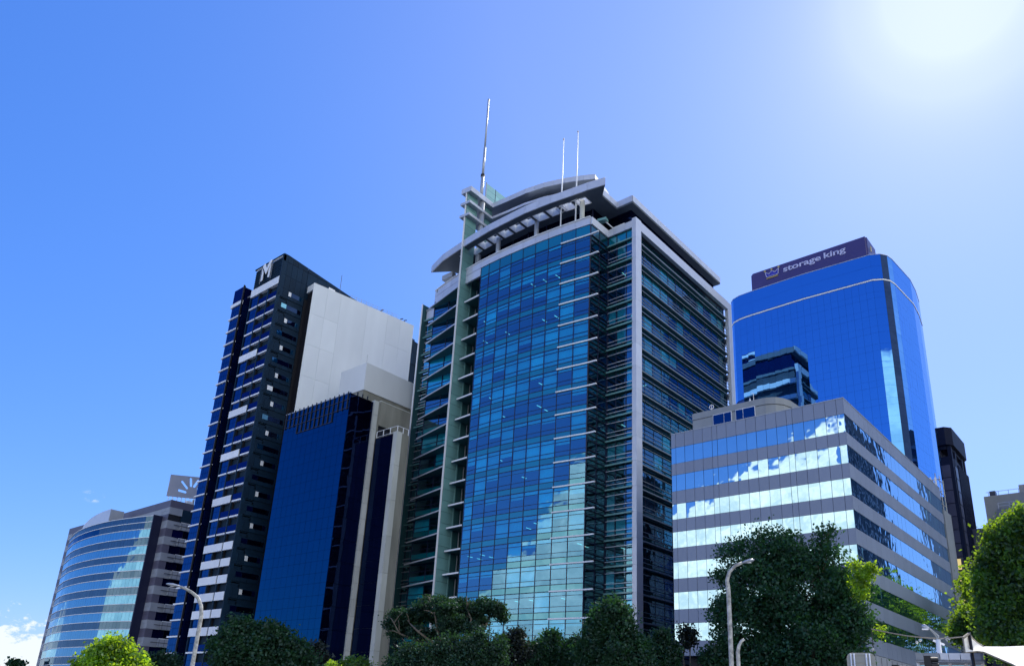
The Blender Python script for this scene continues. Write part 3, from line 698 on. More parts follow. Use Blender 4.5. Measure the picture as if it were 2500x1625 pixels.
for z in (87.45, 88.0): p, q = fr(9, .4), fr(21.2, .4); b.tube([(p[0], p[1], z), (q[0], q[1], z)], .03, 6)
b.build('roof_rail', M['steel'], T)
p = fr(6.5, 1.0); a_ = thing('antenna', (p[0], p[1], 86.6), 'thin dark whip antenna on the roof of the white slab building', 'antenna')
MB().tube([(p[0], p[1], 86.6), (p[0], p[1], 92.2)], .05, 6).build('rod', M['black'], a_)
for i, s in enumerate((17, 22.4, 23.4)):
    p = fr(s, .7); b = MB(); b.tube([(p[0], p[1], 86.9), (p[0], p[1], 87.7), (p[0] + .2, p[1] + .5, 87.9)], .12, 6); 
    a_ = thing('roof_vent', (p[0], p[1], 86.9), ('small dark pipe vent beside the rail on the white slab roof', 'small dark pipe vent near the right end of the white slab roof', 'dark pipe vent at the far right corner of the white slab roof')[i], 'vent')
    b.build('pipe', M['black'], a_)

# ================================================================== 4. dark blue glass office block with concrete core
T = thing('dark_glass_office', (-115, 84, 0), 'dark navy mirror-glass office block with vertical fins at the top and a beige concrete core', 'building')
MB().box(-126.0, -106.75, 74.95, 88.6, 0, 54.2).build('wall', M['darkbody'], T)
nC = 12; wC = (126.07 - 106.35) / nC
for r_ in range(15):
    z1 = 54.4 - 3.7 * r_
    for i in range(nC):
        x = -126.07 + i * wC
        panel('window_pane', (x + .02, 74.8, z1 - 2.0), X1, wC - .05, 1.97, .1, M['g_dark'], T, .003)
        if i % 1 == 0: panel('spandrel_pane', (x + .02, 74.8, z1 - 3.7), X1, wC - .05, 1.67, .1, M['g_dark'], T, .003)
    for j in range(3):
        panel('side_pane', (-106.3, 74.85 + j * 1.68, z1 - 3.68), Y1, 1.65, 3.65, .1, M['g_black'], T, .002)
for i in range(15):
    x = -125.63 + i * 1.34; zb = 51.35 if i < 3 or i > 11 else 49.75
    MB().box(x - .075, x + .075, 74.62, 74.8, zb, 54.75).build('fin', M['black'], T)
for z in (53.2, 51.6): MB().box(-126.0, -106.4, 74.7, 74.82, z - .05, z + .08).build('transom', M['mull'], T)
MB().box(-121.7, -110.6, 74.7, 74.82, 49.75, 49.9).build('transom', M['mull'], T)
MB().box(-126.1, -106.3, 74.7, 75, 54.4, 54.55).build('coping', M['alu2'], T)
for y in (76.2, 77.3, 78.4): MB().box(-106.3, -106.1, y - .08, y + .08, 54.2, 54.95).build('fin', M['black'], T)
# pilaster in stacked blocks
z = 54.7
while z > 0:
    h = min(2.75, z); MB().box(-106.9, -105.95, 79.9, 80.85, z - h + .04, z).build('pilaster_block', M['conc2'], T); z -= 2.75
MB().box(-106.7, -106.25, 80.85, 81.5, 0, 54.9).build('core_wall', M['conc'], T)
MB().box(-107.4, -106.2, 84.8, 88.7, 40, 55.05).box(-107.4, -106.2, 81.5, 84.8, 50.4, 55.05).box(-107.4, -106.2, 81.5, 84.8, 0, 48).build('core_wall', M['conc'], T)
MB().box(-107.3, -107.0, 81.5, 84.8, 48, 50.4).build('opening_back', M['blackw'], T)
for z in (48.9, 49.6): MB().box(-107.0, -106.8, 81.6, 84.7, z, z + .08).build('opening_bar', M['lgrey'], T)
MB().box(-107.4, -106.15, 81.5, 88.7, 55.05, 55.2).build('coping', M['conc2'], T)
# lower block
MB().box(-105.95, -100.35, 81.15, 83.7, 0, 47.7).box(-106.5, -106.0, 81.2, 88.5, 0, 47.7).build('core_wall', M['conc'], T)
for k in range(13):
    for i in range(4): panel('lower_pane', (-105.9 + i * 1.2, 81.0, 47.6 - 3.7 * (k + 1)), X1, 1.17, 3.66, .1, M['g_black'], T, .002)
for k in range(9): MB().box(-101.05, -100.05, 80.95, 82.1, 47.9 - 6.2 * (k + 1) + .04, 47.9 - 6.2 * k).build('corner_block', M['conc2'], T)
MB().box(-100.3, -100.08, 82.1, 83.72, 0, 47.75).build('core_wall', M['conc'], T)
b = MB()
for x, y in [(-105.8, 81.1), (-104.0, 81.1), (-102.1, 81.1), (-100.2, 81.1), (-100.2, 82.4), (-100.2, 83.6)]: b.tube([(x, y, 47.7), (x, y, 48.9)], .07, 6)
for z in (48.9,): b.tube([(-105.8, 81.1, z), (-100.2, 81.1, z)], .06, 6).tube([(-100.2, 81.1, z), (-100.2, 83.65, z)], .06, 6)
b.tube([(-105.8, 81.1, 47.85), (-100.2, 81.1, 47.85)], .05, 6)
b.build('roof_rail', M['white'], T)
# plant block on its roof
T = thing('plant_block', (-117, 92, 0), 'plain pale grey block on a stained concrete base before the white slab building', 'building')
MB().box(-121.2, -113.2, 82.4, 102, 59.5, 65.18).build('wall', M['rendg'], T)
MB().box(-121.0, -113.35, 82.5, 100, 0, 59.45).build('base', M['conc'], T)
MB().box(-113.3, -112.4, 92.5, 93.6, 50, 58.2).build('base', M['conc'], T)
MB().box(-113.25, -112.2, 93.6, 98, 50, 58.2).build('base', M['conc'], T)
a_ = thing('antenna', (-113.4, 82.5, 65.2), 'hair-thin antenna on the corner of the pale grey rooftop block', 'antenna')
MB().tube([(-113.4, 82.5, 65.1), (-113.4, 82.5, 66.9)], .025, 6).build('rod', M['steel'], a_)

# ================================================================== 5. banded office with curved blue front, far left
T = thing('banded_office', (-200, 90, 0), 'low wide banded office with a curved blue ribbon-window front at the left edge', 'building')
bz = [45.2, 43.5, 41.9, 40.45, 38.65, 36.8, 35.0, 33.1, 31.3, 29.45, 27.6, 25.75, 23.9, 22.05, 20.2, 18.35, 16.5, 14.65, 12.8, 10.95, 9.1, 7.25, 5.4]
MB().box(-231.0, -173.8, 78.0, 110, 0, 45.0).build('wall', M['darkbody'], T)
for i, (zb, za) in enumerate(zip(bz[:-1], bz[1:])):
    m_ = M['purple'] if i % 2 == 0 else M['lgrey']
    if i == 0:
        MB().box(-231.1, -173.5, 77.6, 78.2, za, zb).build('band', m_, T); MB().box(-173.9, -173.4, 77.7, 108, za, zb).build('band', M['purple'], T); continue
    for xa, xb in ((-231.1, -228.2), (-177.4, -173.5)):
        n = 3 if xb > -200 else 2
        for j in range(n):
            w = (xb - xa) / n
            for (u, v) in ((za + .03, (za + zb) / 2), ((za + zb) / 2 + .04, zb)): MB().box(xa + j * w, xa + (j + 1) * w - .03, 77.6, 78.1, u, v).build('band_panel', m_, T)
    if i == 1: MB().box(-228, -177.4, 77.65, 78.1, za, zb).build('band_panel', M['lgrey'], T)
    if i % 2:
        MB().box(-174, -173.35, 77.62, 80.6, za, zb).build('band', M['lgrey'], T)
        if i > 1:
            b = MB(); b.box(-173.9, -172.9, 80.6, 97, za + .06, zb - .1)
            b.build('balcony_front', M['lgrey'], T)
            MB().box(-173.0, -172.86, 79.0, 97, (za + zb) / 2 - .06, (za + zb) / 2 + .06).build('groove', M['blackw'], T)
            MB().box(-172.98, -172.84, 80.6, 97, zb - .12, zb).build('rail', M['white'], T)
            for j in range(14): MB().box(-172.9, -172.87, 80.8 + j * 1.15, 80.84 + j * 1.15, za + .1, zb - .15).build('joint', M['blackw'], T)
        else: MB().box(-173.9, -173.38, 80.6, 97, bz[4], zb).build('balcony_front', M['darkclad'], T)
    else:
        MB().box(-174, -173.45, 77.65, 79.2, za, zb).build('band', M['blackw'] if i == 2 else M['purple'], T)
        if i > 2:
            for j in range(6): panel('side_window', (-173.75, 79.3 + j * 2.6, za + .02), Y1, 2.5, zb - za - .04, .1, M['g_black'] if j % 2 else M['g_m2'], T, .003)
# curved front
lpts = [(-230.4, 78.0), (-227.5, 77.0), (-224.3, 76.0), (-219.5, 74.9), (-215.4, 73.9), (-210.5, 73.1), (-205.8, 72.6), (-200.5, 72.35), (-195.2, 72.45), (-190.8, 72.8), (-186.4, 73.4), (-182.3, 74.2), (-178.7, 75.0), (-176.3, 75.75)]
cum = [0]
for (xa, ya), (xb, yb) in zip(lpts[:-1], lpts[1:]): cum.append(cum[-1] + math.hypot(xb - xa, yb - ya))
def lp(s):
    s = min(max(s, 0), cum[-1] - 1e-6)
    for i in range(len(cum) - 1):
        if s <= cum[i + 1] or i == len(cum) - 2:
            t = (s - cum[i]) / (cum[i + 1] - cum[i]); return V3((lpts[i][0] + (lpts[i + 1][0] - lpts[i][0]) * t, lpts[i][1] + (lpts[i + 1][1] - lpts[i][1]) * t, 0))
nL = 46; P = [lp(cum[-1] * i / nL) for i in range(nL + 1)]
lz = [41.4, 40.0, 38.4, 36.4, 34.6, 32.6, 31.0, 29.0, 27.3, 25.3, 23.6, 21.6, 19.9, 17.9, 16.2, 14.2, 12.5, 10.5, 8.8, 6.8]
MB().prism([(p.x, p.y + .5) for p in P[1:]] + [(-176.3, 79), (-230, 79)], 0, 41.2).build('bay_body', M['darkbody'], T)
for r_, (zb, za) in enumerate(zip(lz[:-1], lz[1:])):
    vis = r_ >= 2 and r_ % 2 == 0; bs_ = MB(); bd_ = MB()
    for i in range(nL):
        p, q = P[i], P[i + 1]; nm = 'ribbon_pane' if vis else 'spandrel_pane'
        if r_ == 1 and i < nL * .62: m_ = M['g_dark']
        else: m_ = M['g_left'] if vis else M['g_leftsp']
        if i < 17: (bd_ if m_ is M['g_dark'] else bs_).obox((p.x, p.y, za + .04), q - p, (q - p).length - .05, zb - za - .08, .08)
        else: panel(nm, (p.x, p.y, za + .04), q - p, (q - p).length - .05, zb - za - .08, .08, m_, T, .0035)
    for b_, mm_ in ((bs_, M['g_left'] if vis else M['g_leftsp']), (bd_, M['g_dark'])):
        if b_.v: b_.build('far_ribbon_panes' if vis else 'far_spandrel_panes', mm_, T, kind='stuff')
for z in lz:
    b = MB()
    for p, q in zip(P[:-1], P[1:]): b.obox((p.x, p.y, z - .065), q - p, (q - p).length + .02, .13, .2, .12)
    b.build('sunshade_strip', M['white'], T)
MB().box(-176.5, -176.1, 75.6, 78.2, 0, 41.6).build('end_fin', M['mull'], T)
# curved grey screen on the roof
fs = [(-210.4, 0), (-209.7, 1.5), (-206.6, 2.7), (-203.3, 3.3), (-199.9, 3.6), (-195.05, 3.7)]
plate([[(x, 41.3 + h) for x, h in fs] + [(-195.05, 41.2), (-210.4, 41.2)]], 73.4, .3, 'roof_screen', M['alu'], T)
MB().box(-195.1, -194.9, 73.4, 76.5, 41, 44.9).build('roof_screen', M['alu2'], T)
MB().box(-212, -182, 84, 100, 45, 46.6).build('roof_box', M['cream'], T)
# roof sign with four rounded slots (cut through)
T2 = thing('roof_sign', (-174, 82, 45), 'square grey roof sign with cut-out rounded rays, beside the apartment tower', 'sign')
me = bpy.data.curves.new('slots', 'CURVE'); me.dimensions = '2D'; me.fill_mode = 'BOTH'; me.extrude = .1
def spl(pts):
    s = me.splines.new('POLY'); s.points.add(len(pts) - 1); s.use_cyclic_u = True
    for p, q in zip(s.points, pts): p.co = (q[0], q[1], 0, 1)
spl([(76.54, 45.9), (76.54, 51.0), (86.3, 52.6), (86.3, 47.2)])
def capsule(a, c, r):
    a, c = V3((*a, 0)), V3((*c, 0)); t = (c - a).normalized(); an = math.atan2(t.y, t.x); o = []
    for k in range(9): o.append((c.x + r * math.cos(an - math.pi / 2 + math.pi * k / 8), c.y + r * math.sin(an - math.pi / 2 + math.pi * k / 8)))
    for k in range(9): o.append((a.x + r * math.cos(an + math.pi / 2 + math.pi * k / 8), a.y + r * math.sin(an + math.pi / 2 + math.pi * k / 8)))
    return o
for a, c in (((81.3, 51.15), (81.62, 49.6)), ((79.45, 50.0), (80.75, 48.85)), ((79.1, 47.85), (80.6, 47.8)), ((83.1, 51.15), (82.4, 49.6)), ((84.6, 50.4), (83.4, 49.2)), ((85.1, 48.4), (83.6, 48.2))): spl(capsule(a, c, .3))
tmp = bpy.data.objects.new('tmp', me); C.objects.link(tmp); dg = bpy.context.evaluated_depsgraph_get()
ms = bpy.data.meshes.new_from_object(tmp.evaluated_get(dg)); bpy.data.objects.remove(tmp)
ms.transform(Matrix(((0, 0, 1, 0), (1, 0, 0, 0), (0, 1, 0, 0), (0, 0, 0, 1)))); ms.transform(Matrix.Translation((0, -82, -45)))
ms.materials.clear(); ms.materials.append(M['alu']); o = bpy.data.objects.new('sign_face', ms); link(o, T2, V3((-174, 82, 45)))
b = MB()
for y in range(77, 86): b.tube([(-174, y, 45), (-174, y, 46.8 + (y - 77) * .1)], .08, 6)
b.build('strut', M['white'], T2)
for i, (y, lab) in enumerate(((82.0, 'white rooftop equipment under the left part of the grey roof sign'), (84.6, 'cluttered rooftop equipment under the grey roof sign near the tower'))):
    q = thing('rooftop_unit', (-174, y, 45.2), lab, 'rooftop unit')
    MB().box(-174.6, -173.7, y - .7, y + .7, 45.2, 45.9).build('case', M['white'], q); MB().tube([(-174, y + .9, 45.2), (-174, y + .9, 46.5)], .25, 10).build('fan', M['steel'], q)

# ================================================================== 6. blue mirror tower with the purple sign
T = thing('blue_mirror_tower', (-50, 165, 0), 'bright blue mirror-glass tower with rounded corners under a purple sign box', 'building')
sp_ = [(-68.2, 158), (-67.9, 150), (-67.3, 146.8), (-66.3, 145.7), (-64.6, 145.05), (-61.5, 144.8), (-50.2, 144.6), (-36.3, 145.35), (-34.5, 146.3), (-33.6, 147.6), (-33.2, 149.4), (-32.4, 159.6), (-32.7, 165), (-33.4, 170.5)]
MB().prism([((x + 50) * .994 - 50, y + .12) for x, y in sp_] + [(-40, 178), (-68, 178)], 0, 93.0).build('wall', M['navyjoint'], T)
random.seed(21)
for (xa, ya), (xb, yb) in zip(sp_[:-1], sp_[1:]):
    A = V3((xa, ya, 0)); D_ = V3((xb - xa, yb - ya, 0)); n = max(1, round(D_.length / 1.42)); w = D_.length / n; U = D_.normalized()
    main = -66 < (xa + xb) / 2 < -36; thick = xa > -62 and xb < -36
    dark = (-34.6 < xa < -33.5 and yb < 148)  # mirrored dark tower painted on this facet as black glass
    mm = M['g_black'] if dark else M['g_st']
    q = A + U * .0
    panel('crown_pane' if not main else 'crown_panel', (q.x, q.y, 87.6), U, D_.length - .01, 2.85, .08, mm, T, .0005)
    panel('crown_pane' if not main else 'crown_panel', (q.x, q.y, 90.47), U, D_.length - .01, 2.7, .08, mm, T, .0005)
    for i in range(n):
        p = A + U * (w * i)
        for k in range(5 if xa < -66 else 13):
            z = 87.1 - 3.8 * k
            nm = 'window_pane' if main else 'side_window_pane'; ns = 'spandrel_pane' if main else 'side_spandrel_pane'
            panel(nm, (p.x, p.y, z - 2.44), U, w - .022, 2.42, .08, mm, T, .0016)
            panel(ns, (p.x, p.y, z - 3.8), U, w - .022, 1.345, .08, mm, T, .0016)
b = MB()
for (xa, ya), (xb, yb) in zip(sp_[:-1], sp_[1:]): D_ = V3((xb - xa, yb - ya, 0)); b.obox((xa, ya, 87.18), D_, D_.length + .03, .26, .2, .08)
b.build('ring_band', M['white'], T)
b = MB()
for (xa, ya), (xb, yb) in zip(sp_[:-1], sp_[1:]): D_ = V3((xb - xa, yb - ya, 0)); b.obox((xa, ya, 93.17), D_, D_.length + .03, .1, .4, .06)
b.build('coping', M['alu'], T)
# sign box
T = thing('sign_box', (-50, 151, 93), 'purple rooftop sign box with a gold and white crown and the words storage king', 'sign')
bm = bmesh.new(); bmesh.ops.create_cube(bm, size=1, matrix=Matrix.Translation((0, 0, 3.4)) @ Matrix.Diagonal((25.6, 6.4, 6.8, 1)))
bmesh.ops.bevel(bm, geom=[e for e in bm.edges], offset=.35, segments=3, affect='EDGES')
me = bpy.data.meshes.new('sign_case'); bm.to_mesh(me); me.materials.append(M['signblue']); o = bpy.data.objects.new('sign_case', me); o.location = (0, .2, 0); link(o, T, V3((-50, 151.2, 93)))
def text(s, size, loc, rot, m_, parent, name='lettering', ext=.05, off=.03, sx=1.):
    cu = bpy.data.curves.new(name, 'FONT'); cu.body = s; cu.size = size; cu.extrude = ext; cu.offset = .0; cu.bevel_depth = off; cu.bevel_resolution = 1; cu.space_character = .98
    t = bpy.data.objects.new('t', cu); C.objects.link(t); dg = bpy.context.evaluated_depsgraph_get()
    ms = bpy.data.meshes.new_from_object(t.evaluated_get(dg)); bpy.data.objects.remove(t)
    xs = [v.co.x for v in ms.vertices]; wd = max(xs) - min(xs)
    if sx: ms.transform(Matrix.Diagonal((sx / wd, 1, 1, 1)))
    ms.materials.clear(); ms.materials.append(m_); o = bpy.data.objects.new(name, ms); o.location = V3(loc) - WL[parent.name]; o.rotation_euler = rot; return link(o, parent, V3(loc))
text('storage', 1.95, (-55.2, 147.95, 97.42), (math.pi / 2, 0, 0), M['letter'], T, sx=8.35, off=.035)
text('king', 1.95, (-46.25, 147.95, 97.42), (math.pi / 2, 0, 0), M['letter'], T, sx=4.6, off=.035)
cy = 147.9
cro = [(-59.3, 98.75), (-58.45, 98.1), (-57.75, 98.7), (-57.05, 98.15), (-56.15, 98.8), (-56.35, 97.45), (-59.0, 97.45)]
plate([cro], cy, .1, 'crown', M['crownblue'], T)
b = MB()
for p, q in zip(cro, cro[1:] + cro[:1]): b.tube([(p[0], cy - .02, p[1]), (q[0], cy - .02, q[1])], .07, 6)
b.build('crown_outline', M['letter'], T)
for x, z in ((-59.32, 99.05), (-57.75, 99.05), (-56.12, 99.1)): MB().tube([(x, cy - .12, z), (x, cy + .06, z)], .23, 14).build('crown_ball', M['gold'], T)
MB().tube([(-59.0, cy - .02, 97.05), (-56.4, cy - .02, 97.05)], .15, 8).build('crown_bar', M['gold'], T)
for y, z in ((149.3, 97.6), (151.6, 97.0), (153.0, 96.5)): MB().box(-37.0, -36.85, y, y + .5, z - 1.2, z).build('side_emblem', M['gold'], T)

# ================================================================== 7. grey banded office, right foreground
T = thing('grey_banded_office', (-35, 100, 0), 'grey panelled office block with cloud-mirroring ribbon windows, behind the large plane tree', 'building')
gx = [-46.15, -45.51, -44.26, -43.03, -41.78, -40.52, -39.84, -38.61, -37.35, -36.1, -34.87, -33.65, -32.4, -31.17, -30.49, -29.25, -28.0, -26.76, -25.51, -24.75]
gz = [(36.24, 34.42)] + [(32.3 - 3.62 * k, 30.8 - 3.6 * k) for k in range(7)]
gz = [(36.24, 34.42), (32.3, 30.85), (28.75, 27.13), (25.2, 23.66), (21.67, 19.98), (17.97, 16.41), (14.38, 12.8), (10.76, 9.14)]
MB().box(-46.0, -24.95, 81.4, 121.9, 9.2, 36.0).build('wall', M['darkbody'], T)
MB().box(-45.5, -25.3, 83.5, 121, 0, 9.2).build('wall', M['blackw'], T)
gy = [81.1 + 1.66 * i for i in range(25)] + [122.3]
random.seed(4)
for k, (zb, za) in enumerate(gz):
    for xa, xb in zip(gx[:-1], gx[1:]):
        panel('spandrel_panel', (xa + .02, 81.1, za), X1, xb - xa - .045, zb - za, .25, M['gclad'], T, .0006)
        if k < 7: panel('window_pane', (xa + .02, 81.13, gz[k + 1][0] + .03), X1, xb - xa - .045, za - gz[k + 1][0] - .06, .05, M['g_grey'], T, .0045)
    for ya, yb in zip(gy[:-1], gy[1:]):
        panel('side_spandrel_panel', (-24.7, ya + .02, za), Y1, yb - ya - .03, zb - za, .25, M['gclad'], T, .0006)
        if k < 7: panel('side_window_pane', (-24.74, ya + .02, gz[k + 1][0] + .03), Y1, yb - ya - .035, za - gz[k + 1][0] - .06, .05, M['g_greys'], T, .0028)
MB().box(-46.2, -24.66, 81.05, 81.5, 36.24, 36.32).build('coping', M['alu2'], T)
MB().box(-24.9, -24.66, 81.5, 122.3, 36.24, 36.32).build('coping', M['alu2'], T)
# street entrance under the last band at the corner
MB().box(-24.9, -24.72, 83, 100, 6.5, 9.1).build('shopfront_band', M['lgrey'], T)
for i in range(9): MB().box(-24.75, -24.7, 83.5 + i * 1.8, 83.56 + i * 1.8, 6.6, 9.0).build('joint', M['blackw'], T)
# rooftop room with rounded end
pc = [(-46.18, 87.0), (-37.6, 87.0), (-36.0, 87.1), (-34.9, 87.6), (-34.2, 88.5), (-33.8, 89.8), (-33.67, 92)]
pb = pc + [(-33.67, 100), (-46.18, 100)]
MB().prism(pb, 35.9, 40.1).build('rooftop_room', M['gclad2'], T)
MB().prism([(x + (.06 if x > -40 else -.0), y - .06) for x, y in pb[:-2]] + pb[-2:], 40.16, 41.05).build('roof_band', M['gclad2'], T)
for xa, xb in ((-43.1, -40.6), (-39.9, -37.4)):
    fr_ = MB().box(xa - .07, xb + .07, 86.9, 87.0, 38.75, 40.22).build('window_frame', M['white'], T)
    xm = xa + (xb - xa) * (.6 if xa < -40 else .38)
    for u, v in ((xa, xm - .04), (xm + .04, xb)): MB().box(u, v, 86.86, 86.9, 38.83, 40.14).build('pane', M['g_m'], fr_)
for i, (x, h, lab) in enumerate(((-43.5, .9, 'small white ring bracket on the left of the grey rooftop room'), (-37.6, 1.1, 'little white aerial on the crest of the grey rooftop room'))):
    q = thing('aerial', (x, 87.3, 41), lab, 'aerial')
    b = MB(); b.tube([(x, 87.3, 41), (x, 87.3, 41 + h)], .035, 6)
    if i == 0: b.tube([(x + .3 * math.cos(a * .7), 87.3, 41.6 + .3 * math.sin(a * .7)) for a in range(10)], .05, 6)
    else: b.tube([(x, 87.3, 41 + h), (x - .15, 87.3, 41.1 + h), (x - .3, 87.3, 41 + h)], .03, 6); b.tube([(x - .5, 87.3, 41), (x - .5, 87.3, 41.6)], [.2, .02], 8)
    b.build('rod', M['white'], q)
# aerial cluster at the far end of the roof
q = thing('antenna_cluster', (-25.5, 123.5, 34), 'white phone mast frame at the far right end of the grey office roof', 'antenna')
MB().box(-26.5, -24.6, 122.6, 127, 0, 33.2).build('pier', M['gclad2'], q)
b = MB()
for i, (x, y) in enumerate(((-25.9, 123), (-25.2, 123), (-25.9, 124.4), (-25.0, 124.6), (-24.8, 125.6))): b.tube([(x, y, 33.2), (x, y, 38.4 + (i % 2) * .5)], .07, 6)
for z in (34.2, 36, 37.9): b.tube([(-26.4, 123, z), (-24.5, 123, z)], .05, 6).tube([(-24.9, 122.8, z), (-24.8, 126, z)], .05, 6)
b.build('frame', M['steel'], q)
for x in (-25.9, -25.2): MB().box(x - .14, x + .14, 122.75, 122.95, 36, 38.2).build('aerial_panel', M['white'], q)

# ================================================================== 8. dark ribbed tower at right, 9. pale block, 10. low dark roof
T = thing('dark_ribbed_tower', (-37, 188, 0), 'narrow dark ribbed tower with an overhanging chamfered crown, right of the blue mirror tower', 'building')
MB().prism([(-40, 180.2), (-33.6, 180.2), (-33.1, 183), (-33.6, 196.2), (-40, 197)], 0, 59.6).build('wall', M['dtower'], T)
MB().prism([(-42, 179.6), (-33.8, 179.6), (-32.6, 181.0), (-32.6, 193.4), (-33.5, 195.0), (-42, 195)], 62.2, 66.3).build('crown', M['dtower'], T)
MB().prism([(-41, 180.4), (-34.3, 180.4), (-33.3, 181.6), (-33.3, 192.8), (-34, 194.2), (-41, 194)], 61.4, 62.3).build('crown', M['dtower'], T)
MB().prism([(-41, 181), (-35.4, 181), (-35.0, 190), (-41, 190)], 59.5, 61.5).build('crown_core', M['dpanel'], T)
for y in (180.6, 184.0, 190.6, 193.2): MB().box(-33.9, -33.15, y, y + 1.0, 0, 62).build('rib', M['dtower'], T)
for i in range(20): MB().box(-33.5, -33.0, 185.2 + i * .52, 185.42 + i * .52, 0, 58.8).build('thin_rib', M['dtower'], T)
for k in range(19):
    z = 57.6 - k * 2.9
    MB().box(-35.4, -33.75, 180.0, 180.2, z - 2.75, z).build('slate_panel', M['dpanel'], T)
    panel('slate_panel', (-33.1, 181.7, z - 2.75), Y1, 2.2, 2.7, .1, M['dpanel'], T, 0, out=.1)
MB().box(-37, -35.5, 180.0, 180.3, 0, 58).build('drain_pipe', M['gclad2'], T)
for k in range(5): MB().box(-35.2, -34.2, 179.8, 180.0, 36.9 - k * 4.2 - 2.2, 36.9 - k * 4.2).build('lit_window', M['yellow'], T)
T = thing('pale_block', (-24, 205, 0), 'pale cream building with rooftop plant, half hidden behind the bright right-hand tree', 'building')
MB().box(-31, -10, 197.6, 225, 0, 54.2).build('wall', M['cream'], T)
MB().box(-31.5, -12, 196.6, 197.6, 0, 47.2).build('annex', M['cream'], T)
MB().box(-24, -10, 199, 210, 54.2, 56.3).build('roof_box', M['cream'], T)
b = MB()
for x in range(-30, -11, 2): b.tube([(x, 198, 54.2), (x, 198, 55.2)], .05, 6)
b.tube([(-30.5, 198, 55.2), (-12, 198, 55.2)], .05, 6); b.build('roof_rail', M['steel'], T)
MB().box(-29.8, -28.6, 198, 200, 54.2, 55.4).build('roof_box', M['dpanel'], T)
MB().box(-28.6, -23.5, 196.2, 198, 47.2, 50.6).build('roof_tank', M['lgrey'], T)
MB().box(-27.8, -25.2, 196.0, 196.3, 47.4, 48.4).build('vent', M['blackw'], T)
b = MB()
for x in (-28.2, -26.0, -24.2): b.tube([(x, 196.4, 50.6), (x, 196.4, 52.0)], .07, 6)
for z in (51.3, 52.0): b.tube([(-28.2, 196.4, z), (-24.2, 196.4, z)], .06, 6)
b.build('tank_rail', M['white'], T)
T = thing('edge_tower', (-16.2, 180, 0), 'sliver of a grey-blue tower at the right edge of the frame', 'building')
MB().box(-16.9, -10, 178, 190, 0, 57).build('wall', M['gclad'], T)
T = thing('low_dark_building', (-33, 200, 0), 'low slate-blue building between the ribbed tower and the pale block', 'building')
MB().prism([(-37.5, 190), (-30.6, 190), (-28.7, 197), (-28.7, 200), (-37.5, 200)], 0, [45.2, 45.2, 43.6, 43.6, 45.2]).build('wall', M['dpanel'], T)

T = thing('dark_office_slab', (25, 200, 0), 'dark office slab across the side street, seen only mirrored in the grey office windows', 'building')
MB().box(12, 42, 168, 232, 0, 82).build('wall', M['dtower'], T)
for k in range(20): MB().box(11.8, 12.0, 168, 232, 4 * k + .2, 4 * k + 1.2).build('band', M['dpanel'], T)

# ================================================================== street furniture
def lamp(name, base, top, pts, r, label, head=True, mt_=None, group=None):
    o = thing(name, base, label, 'street lamp', group)
    n = len(pts); MB().tube([base] + pts, [r * 1.25] + [r * (1 - .45 * i / n) for i in range(n)], 14).build('pole', mt_ or M['paintpole'], o, smooth=True)
    return o
def lamphead(o, p, d, w=.17, L_=.75):
    p = V3(p); d = V3(d).normalized(); s = V3((-d.y, d.x, 0)).normalized(); u = V3((0, 0, 1)); b = MB()
    prof = [(0, .06, .05), (.18, .12, .08), (.55, .17, .11), (.85, .14, .08), (1., .04, .02)]
    vs = []
    for t, a, h in prof:
        c = p + d * (L_ * t)
        k = w / .17
        vs += [c + s * a * k + u * 0, c + s * a * .6 * k + u * h, c - s * a * .6 * k + u * h, c - s * a * k, c - s * a * .7 * k - u * h * .6, c + s * a * .7 * k - u * h * .6]
    fs = [tuple(range(6))[::-1], tuple(range(24, 30))]
    for i in range(4):
        for j in range(6): fs.append((i * 6 + j, i * 6 + (j + 1) % 6, (i + 1) * 6 + (j + 1) % 6, (i + 1) * 6 + j))
    b.add(vs, fs); b.build('lamp_head', M['alu2'], o, smooth=True)
    c = p + d * L_ * .55; MB().box(c.x - .1, c.x + .1, c.y - .1, c.y + .1, c.z - .1, c.z - .06).build('lens', M['white'], o)
def pole_at(D, head, pts, bx):
    hp = [at(x, y, D) for x, y in pts]; base = V3((hp[-1].x, hp[-1].y, 0)); return hp, base
# left lamp
D = 58
P_ = [at(469, 1625, D), at(492, 1500, D), at(491, 1478, D), at(484, 1459, D), at(470, 1446, D), at(455, 1437, D), at(441, 1431, D)]
o = lamp('street_lamp', V3((P_[0].x, P_[0].y, 0)), None, [V3((P_[0].x, P_[0].y, P_[0].z)), V3((P_[0].x, P_[0].y, P_[1].z))] + P_[2:], .14, 'curved-arm street lamp in front of the white-banded apartment tower')
lamphead(o, P_[-1], at(405, 1424, D) - P_[-1], .3, (at(405, 1424, D) - P_[-1]).length)
# middle lamp
D = 45
P_ = [at(1786, 1625, D), at(1776, 1440, D), at(1775, 1415, D), at(1781, 1395, D), at(1795, 1380, D), at(1812, 1373, D)]
o = lamp('street_lamp', V3((P_[0].x, P_[0].y, 0)), None, [V3((P_[0].x, P_[0].y, P_[0].z)), V3((P_[0].x, P_[0].y, P_[1].z))] + P_[2:], .13, 'tall peeling street lamp standing in front of the large plane tree')
lamphead(o, P_[-1], at(1842, 1366, D) - P_[-1], .25, (at(1842, 1366, D) - P_[-1]).length)
P_ = [at(1803, 1625, D), at(1802, 1590, D), at(1804, 1575, D), at(1810, 1564, D), at(1817, 1559, D)]
o = lamp('bent_pole', V3((P_[0].x, P_[0].y, 0)), None, [V3((P_[0].x, P_[0].y, P_[0].z)), V3((P_[0].x, P_[0].y, P_[1].z))] + P_[2:], .11, 'short pole with a hooked top, right beside the tall peeling lamp'); o['category'] = 'pole'
